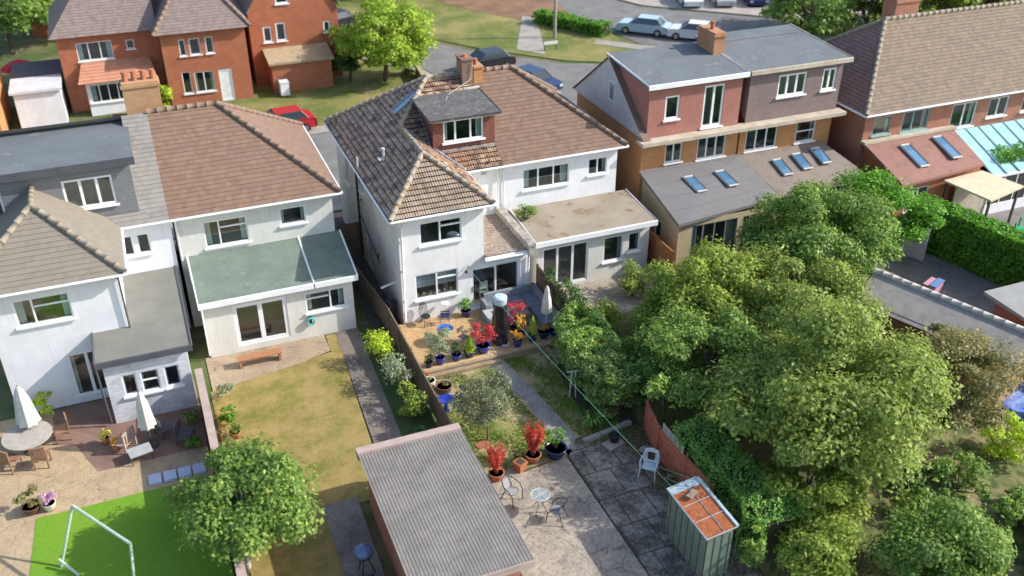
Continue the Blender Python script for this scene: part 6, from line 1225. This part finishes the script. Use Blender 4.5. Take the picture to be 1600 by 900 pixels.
for lab, c, r, n, mt in [('spreading mid green bush on the open ground right of the largest tree', (23.8, 17.4, .6), (1.2, 1.3, .7), 1800, L_MID), ('yellow-green bush between the golden bush and the orange wall', (24.6, 15.6, .5), (1.0, .9, .6), 1200, L_VINE), ('dark green bush by the corner of the buff brick extension', (21.3, 32.6, .8), (1.0, .8, .9), 1500, L_HDG), ('grey-green bush in front of the cream extension windows', (19.5, 33.2, .9), (.9, .8, 1.0), 1400, L_OLV), ('yellowish bush just over the fence from the cream parasol', (16.7, 30.9, .7), (1.0, 1.1, .8), 1800, L_YEL), ('pale green bush beyond the ivy topped fence, below the terrace', (18.4, 30.2, .6), (1.0, .9, .7), 1500, L_VINE), ('dark green bush between the ivy fence and the yellow-green airy tree', (18.6, 28.0, .7), (1.3, 1.1, .9), 2200, L_DRK), ('mid green bush close behind the climber covered fence', (16.8, 27.6, .7), (1.0, 1.2, .9), 2000, L_MID), ('olive bush under the fresh green tree, right of the yellow-green tree', (24.2, 30.6, .9), (1.4, 1.1, 1.1), 2400, L_OLV), ('golden bush at the right edge beyond the thin brownish tree', (26.6, 18.2, .8), (1.3, 1.1, 1.0), 1800, L_LIM), ('small dark bush on the dry ground below the thin brownish tree', (22.6, 18.2, .4), (1.2, 1.0, .5), 1300, L_DRK), ('low grey-green bush on the dry ground near the orange wall', (22.3, 15.9, .4), (.9, .8, .5), 1000, L_GRY), ('dark bush against the end of the orange brick wall', (21.6, 16.9, .5), (.9, .8, .6), 1000, L_MID), ('straw coloured patchy bush at the bottom edge between two trees', (18.1, 15.7, .35), (.8, .7, .45), 800, L_BRN), ('deep green bush in the shadow behind the red fence', (17.2, 22.2, .9), (1.0, 1.2, 1.1), 2000, L_DRK)]:
    shrub('shrub', lab, c, r, n, .14, mt, SH2)
hedgebox('hedge', 'long tall clipped bright green hedge at the right edge', 'hedge', (35.4, 33.0), (37.5, 24.5), 1.2, 2.5, 17000, .17, L_HDG, lump=.05)
hedgebox('hedge', 'short clipped hedge beside the aqua glazed conservatory', 'hedge', (42.2, 35.0), (47, 34.5), 1.6, 3.0, 7000, .17, L_HDG, lump=.05)
# objects in the right hand gardens
t = thing('toy_box', 'small pink plastic play box with blue lid on the grey paving beyond the trees', 'toy box', (32.7, 28.3, .02), .4); m = MB(); m.box(-.45, .45, -.3, .3, 0, .5); m.build('body', M('toy_pink', (.6, .3, .38), None, 3, .5), t); m = MB(); m.box(-.48, .48, -.33, .0, .5, .56); m.build('lid', M('toy_blue', (.15, .25, .5), None, 3, .5), t)
m = MB(); m.lathe((29.7, 20.4, .02), [(.0, .0), (1.1, 0), (1.1, .35), (1.04, .36), (1.0, .1), (0, .1)], 26); t = tag(m.build('paddling_pool', M('blue_vinyl', (.02, .09, .5), (.3, .4, .6), 2, .3)), 'blue paddling pool beside the long grey roofed shed', 'paddling pool')
m = MB(); m.obox((34.1, 31.3, 1.0), (.12, 1.3, 1.9), .4); tag(m.build('white_screen', M('pale_screen', (.6, .58, .62), None, 3, .7)), 'pale upright garden screen at the end of the long hedge', 'screen')
t = thing('playhouse', 'small green and orange plastic play slide at the right edge', 'toy', (40.4, 30.4, .02), .5); m = MB(); m.box(-.5, .5, -.4, .4, .6, .7); m.build('platform', M('toy_green', (.03, .4, .15), None, 3, .4), t); m = MB(); m.poly([(-.3, -.4, .7), (.3, -.4, .7), (.3, -1.6, .05), (-.3, -1.6, .05)]); m.poly([(-.3, -.4, .66), (-.3, -1.6, .01), (.3, -1.6, .01), (.3, -.4, .66)]); m.build('slide', M('toy_orange', (.7, .25, .04), None, 3, .4), t)
for sx in (-.45, .45):
    for sy in (-.35, .35): m = MB(); m.box(sx - .04, sx + .04, sy - .04, sy + .04, 0, 1.2); m.build('post', MC['toy_green'], t)
# ================================================================== STREET SIDE
def car(label, x, y, rz, colr, L=4.2, W_=1.75, Hh_=1.45):
    t = thing('parked_car', label, 'car', (x, y, .01), rz, 'cars parked along the streets'); key = 'paint_%d_%d_%d' % tuple(int(c * 100) for c in colr)
    pm = M(key, colr, tuple(c * .95 for c in colr), 2, .25, spec=.6); prof = [(-.5, .25), (-.49, .55), (-.44, .64), (-.24, .68), (.30, .68), (.42, .66), (.49, .6), (.5, .3), (.47, .2), (-.47, .2)]
    m = MB(); n_ = len(prof); hw = W_ / 2
    for s, k in ((-1, .94), (-1, 1), (1, 1), (1, .94)):
        for px, pz in prof: m.v.append((px * L * (.985 if k < 1 else 1), s * hw * k, .2 + (pz - .2) * (Hh_ / 1.0) * (.97 if k < 1 else 1) * 1.1 if False else pz * Hh_ * (1.0 if k == 1 else 1.015) * .95))
    for r in range(3):
        for i in range(n_): m.f.append((r * n_ + i, r * n_ + (i + 1) % n_, (r + 1) * n_ + (i + 1) % n_, (r + 1) * n_ + i)); m.uv += [(0, 0)] * 4
    m.f.append(tuple(range(n_))); m.uv += [(0, 0)] * n_; m.f.append(tuple(3 * n_ + i for i in reversed(range(n_)))); m.uv += [(0, 0)] * n_; b_ = m.build('body', pm, t, False)
    zb = .68 * Hh_ * .95; zt = Hh_; lo = [(-.26 * L, -hw * .9), (.38 * L, -hw * .9), (.38 * L, hw * .9), (-.26 * L, hw * .9)]; hi = [(-.10 * L, -hw * .72), (.28 * L, -hw * .72), (.28 * L, hw * .72), (-.10 * L, hw * .72)]
    m = MB()
    for i in range(4): j = (i + 1) % 4; m.poly([(*lo[i], zb - .02), (*lo[j], zb - .02), (*hi[j], zt - .04), (*hi[i], zt - .04)])
    m.build('window', M('car_glass', (.03, .045, .055), None, 2, .08, spec=.9), t); m = MB(); m.poly([(*p, zt - .035) for p in hi]); m.box(hi[0][0], hi[1][0], -hw * .72, hw * .72, zt - .06, zt - .036)
    for i in range(4): m.tube([(*lo[i], zb - .02), (*hi[i], zt - .04)], .035, 4)
    m.build('roof', pm, t)
    for sx in (-.31, .31):
        for sy in (-1, 1):
            m = MB(); m.tube([(sx * L, sy * (hw - .18), .31), (sx * L, sy * (hw + .015), .31)], .31, 16); wl_ = m.build('wheel', M('tyre', (.02, .02, .02), None, 3, .8), t); m = MB(); m.tube([(sx * L, sy * (hw + .0), .31), (sx * L, sy * (hw + .025), .31)], .18, 12); m.build('rim', M('alloy', (.5, .5, .52), None, 3, .3, metal=1), wl_)
    for sy in (-1, 1):
        m = MB(); m.box(-.503 * L, -.47 * L, sy * hw * .82 - .14, sy * hw * .82 + .14, .56, .70); m.build('headlight', M('lamp_clear', (.7, .72, .74), None, 3, .15), t)
        m = MB(); m.box(.47 * L, .503 * L, sy * hw * .85 - .1, sy * hw * .85 + .1, .6, .78); m.build('tail_light', M('lamp_red', (.5, .02, .02), None, 3, .2), t)
    return t
NAVC, BLKC, REDC, WHC, SILC, PBC = (.02, .04, .12), (.02, .02, .025), (.42, .02, .03), (.72, .73, .74), (.42, .44, .46), (.4, .55, .62)
car('dark blue car parked in the road just above the brown hipped roof', 26.5, 61.2, 1.9, NAVC); car('black car with red tail lights behind the chimney stack', 24.9, 66.6, .15, BLKC); car('small red car parked by the verge left of the dark roof', 8.2, 59.6, .1, REDC); car('black car just left of the small red car', 3.9, 60.0, .05, BLKC)
car('pale blue car on the far road above the pink dormer house', 40.6, 70.6, -.75, PBC, 4.4); car('white car beyond the pale blue car, nose down the far road', 43.6, 67.6, -.7, WHC); car('grey car at the near kerb of the far road behind the chimney', 46.5, 63.3, -.5, SILC)
for i, (c, lb) in enumerate(((WHC, 'white car in the top right car park, leftmost of the row'), (SILC, 'silver car second in the top right car park row'), (NAVC, 'navy car third in the top right car park row'), (BLKC, 'black car fourth in the top right car park row'), (SILC, 'silver car at the right end of the top right car park row'))): car(lb, 49 + i * 2.9, 77.3 - i * .9, 1.25, c)
car('white car on the drive left of the round lime tree at the top', 12.6, 83.0, .3, WHC); car('silver car on the drive behind the white car at the top', 14.6, 86.5, .3, SILC); car('dark car half under the round lime tree', 16.6, 81.5, .4, BLKC)
car('black car parked beyond the grey house roof beside the chimney', -1.4, 61.6, 1.3, BLKC)
shrub('shrub', 'leafy green growth beside the extension parapet on the sandy flat roof', (15.7, 37.0, 3.3), (.6, .5, .45), 700, .11, L_MID, z0=2.86)
BUSHG = 'trees and bushes across the street'
tree('street_tree', 'round lime green tree on the corner across the street', 'tree', (17.0, 66.6, 0), (17.1, 66.4, 2.9), (3.6, 3.3, 3.3), 24000, 90, .95, .24, leafm('leaf_round', (.13, .2, .02), (.25, .34, .035), (.36, .42, .06)), .2, BUSHG)
tree('street_tree', 'dark conical bush tree left of the round lime tree', 'tree', (14.6, 67.6, 0), (14.6, 67.4, 1.7), (1.2, 1.2, 1.8), 4200, 26, .6, .2, L_DRK, .12, BUSHG)
shrub('shrub', 'dark green bush by the foot of the end wall across the street', (13.2, 69.0, 1.0), (1.4, 1.2, 1.2), 2200, .2, L_DRK, BUSHG); shrub('shrub', 'bright bush right of the round lime tree', (18.9, 67.6, .8), (1.1, 1.0, .9), 1500, .2, L_MID, BUSHG)
shrub('shrub', 'lime green bush against the porch of the red brick pair', (1.6, 66.3, .9), (.6, .6, 1.1), 900, .16, L_LIM, BUSHG)
for i, (x, y, z, rx, rz_, mt, lab) in enumerate([(-8.5, 84, 3.5, 4.5, 4, L_MID, 'mid green tree in the top left corner'), (-4.6, 86, 4, 4.2, 4, L_YEL, 'yellow-green tree at the top left beside the green one'), (.5, 90, 3.5, 3.4, 3.6, L_YEL, 'yellow tree behind the red brick pair'), (23.8, 90, 4.5, 3.8, 4, L_OLV, 'grey-green tree above the round lime tree'), (28.5, 93, 4.5, 4, 4, L_OLV, 'olive tree at the top edge beside the bare earth'), (35.5, 88, 4, 2.6, 3.2, L_DRK, 'dark narrow tree above the bare earth at the top edge')]):
    tree('far_tree', lab, 'tree', (x, y, 0), (x, y, z), (rx, rx, rz_), 6500, 40, rx * .3, .34, mt, .25, BUSHG)
TR = 'row of trees behind the right hand houses'
for i, (x, y, r, h, mt, lab) in enumerate([(49.5, 60.5, 3.6, 4.2, L_MID, 'leftmost tree of the row behind the brown dormer house'), (53.5, 58.5, 3.8, 4.4, L_YEL, 'yellow-green tree second in the row at the top right'), (58, 57, 4.0, 4.6, L_YEL, 'golden tinged tree third in the row, above the brick house chimney'), (62.5, 55.5, 4.0, 4.6, L_OLV, 'olive tree fourth in the row above the tan roof'), (67, 54.5, 4.0, 4.6, L_HDG, 'fresh green tree fifth in the row above the tan roof ridge'), (71.5, 53.5, 4.0, 4.6, L_YEL, 'lime coloured tree last in the row at the right edge'), (55, 66, 4, 5, L_DRK, 'dark tree behind the leftmost trees of the row'), (63, 63, 4.4, 5, L_MID, 'tall green tree behind the middle of the row'), (71, 61, 4.4, 5, L_OLV, 'tall olive tree behind the right end of the row')]):
    tree('far_tree', lab, 'tree', (x, y, 0), (x, y, h * .75), (r, r, h * .85), 7500, 46, r * .3, .32, mt, .25, TR)
hedgebox('hedge', 'low hedge along the far road above the footpath', 'hedge', (33.5, 77.0), (37.2, 70.6), 1.4, 1.1, 2600, .22, L_HDG, lump=.12); hedgebox('hedge', 'dark hedge line beyond the bare earth at the top', 'hedge', (27, 97.5), (36, 88.5), 1.4, 1.3, 3000, .24, L_DRK, lump=.15)
hedgebox('hedge', 'low sprawling hedge in front of the house for sale, seen past its left roof edge', 'hedge', (9.5, 48.2), (16.5, 48.0), .8, 1.0, 2500, .12, L_MID, lump=.12)
sg = thing('road_sign', 'white street name board on two posts at the grassy corner', 'sign', (31.2, 68.8, .08)); m = MB(); m.box(-.6, .6, -.02, .02, .5, .75); m.build('board', M('sign_white', (.75, .75, .72)), sg)
for sx in (-.5, .5): m = MB(); m.box(sx - .03, sx + .03, .021, .07, 0, .8); m.build('post', BLK, sg)
lp = thing('telegraph_pole', 'pale wooden telegraph pole on the grass corner', 'pole', (33.0, 72.0, .06)); m = MB(); m.tube([(0, 0, 0), (0, 0, 8.0)], [.14, .09], 10); m.build('post', PBARK, lp); m = MB(); m.box(-.5, .5, -.04, .04, 7.4, 7.5); m.build('crossarm', PBARK, lp)
rb = thing('parasol', 'open red parasol over a patio in the far top left', 'parasol', (-7.3, 73, .02)); m = MB(); m.tube([(0, 0, 0), (0, 0, 2.6)], .03, 6); m.build('pole', WHITE, rb); m = MB(); m.lathe((0, 0, 2.0), [(1.3, 0), (.7, .35), (0, .6)], 8); m.build('canopy', M('red_canvas', (.6, .03, .05), None, 3, .8), rb)
wb_ = thing('wheelie_bin', 'white box-like bin on the verge below the end wall', 'bin', (9.6, 66.2, .06)); m = MB(); m.box(-.3, .3, -.35, .35, .1, 1.0); m.build('body', WHITE, wb_); m = MB(); m.obox((0, 0, 1.03), (.64, .76, .06)); m.build('lid', WHITE, wb_)
wallthing('low brick garden wall on the verge beyond the chimney stack', (19.3, 64.6), (19.6, 67.2), .25, .8, BRK_OLD, M('mossy_coping', (.4, .36, .2), (.3, .28, .14), 5, .9))
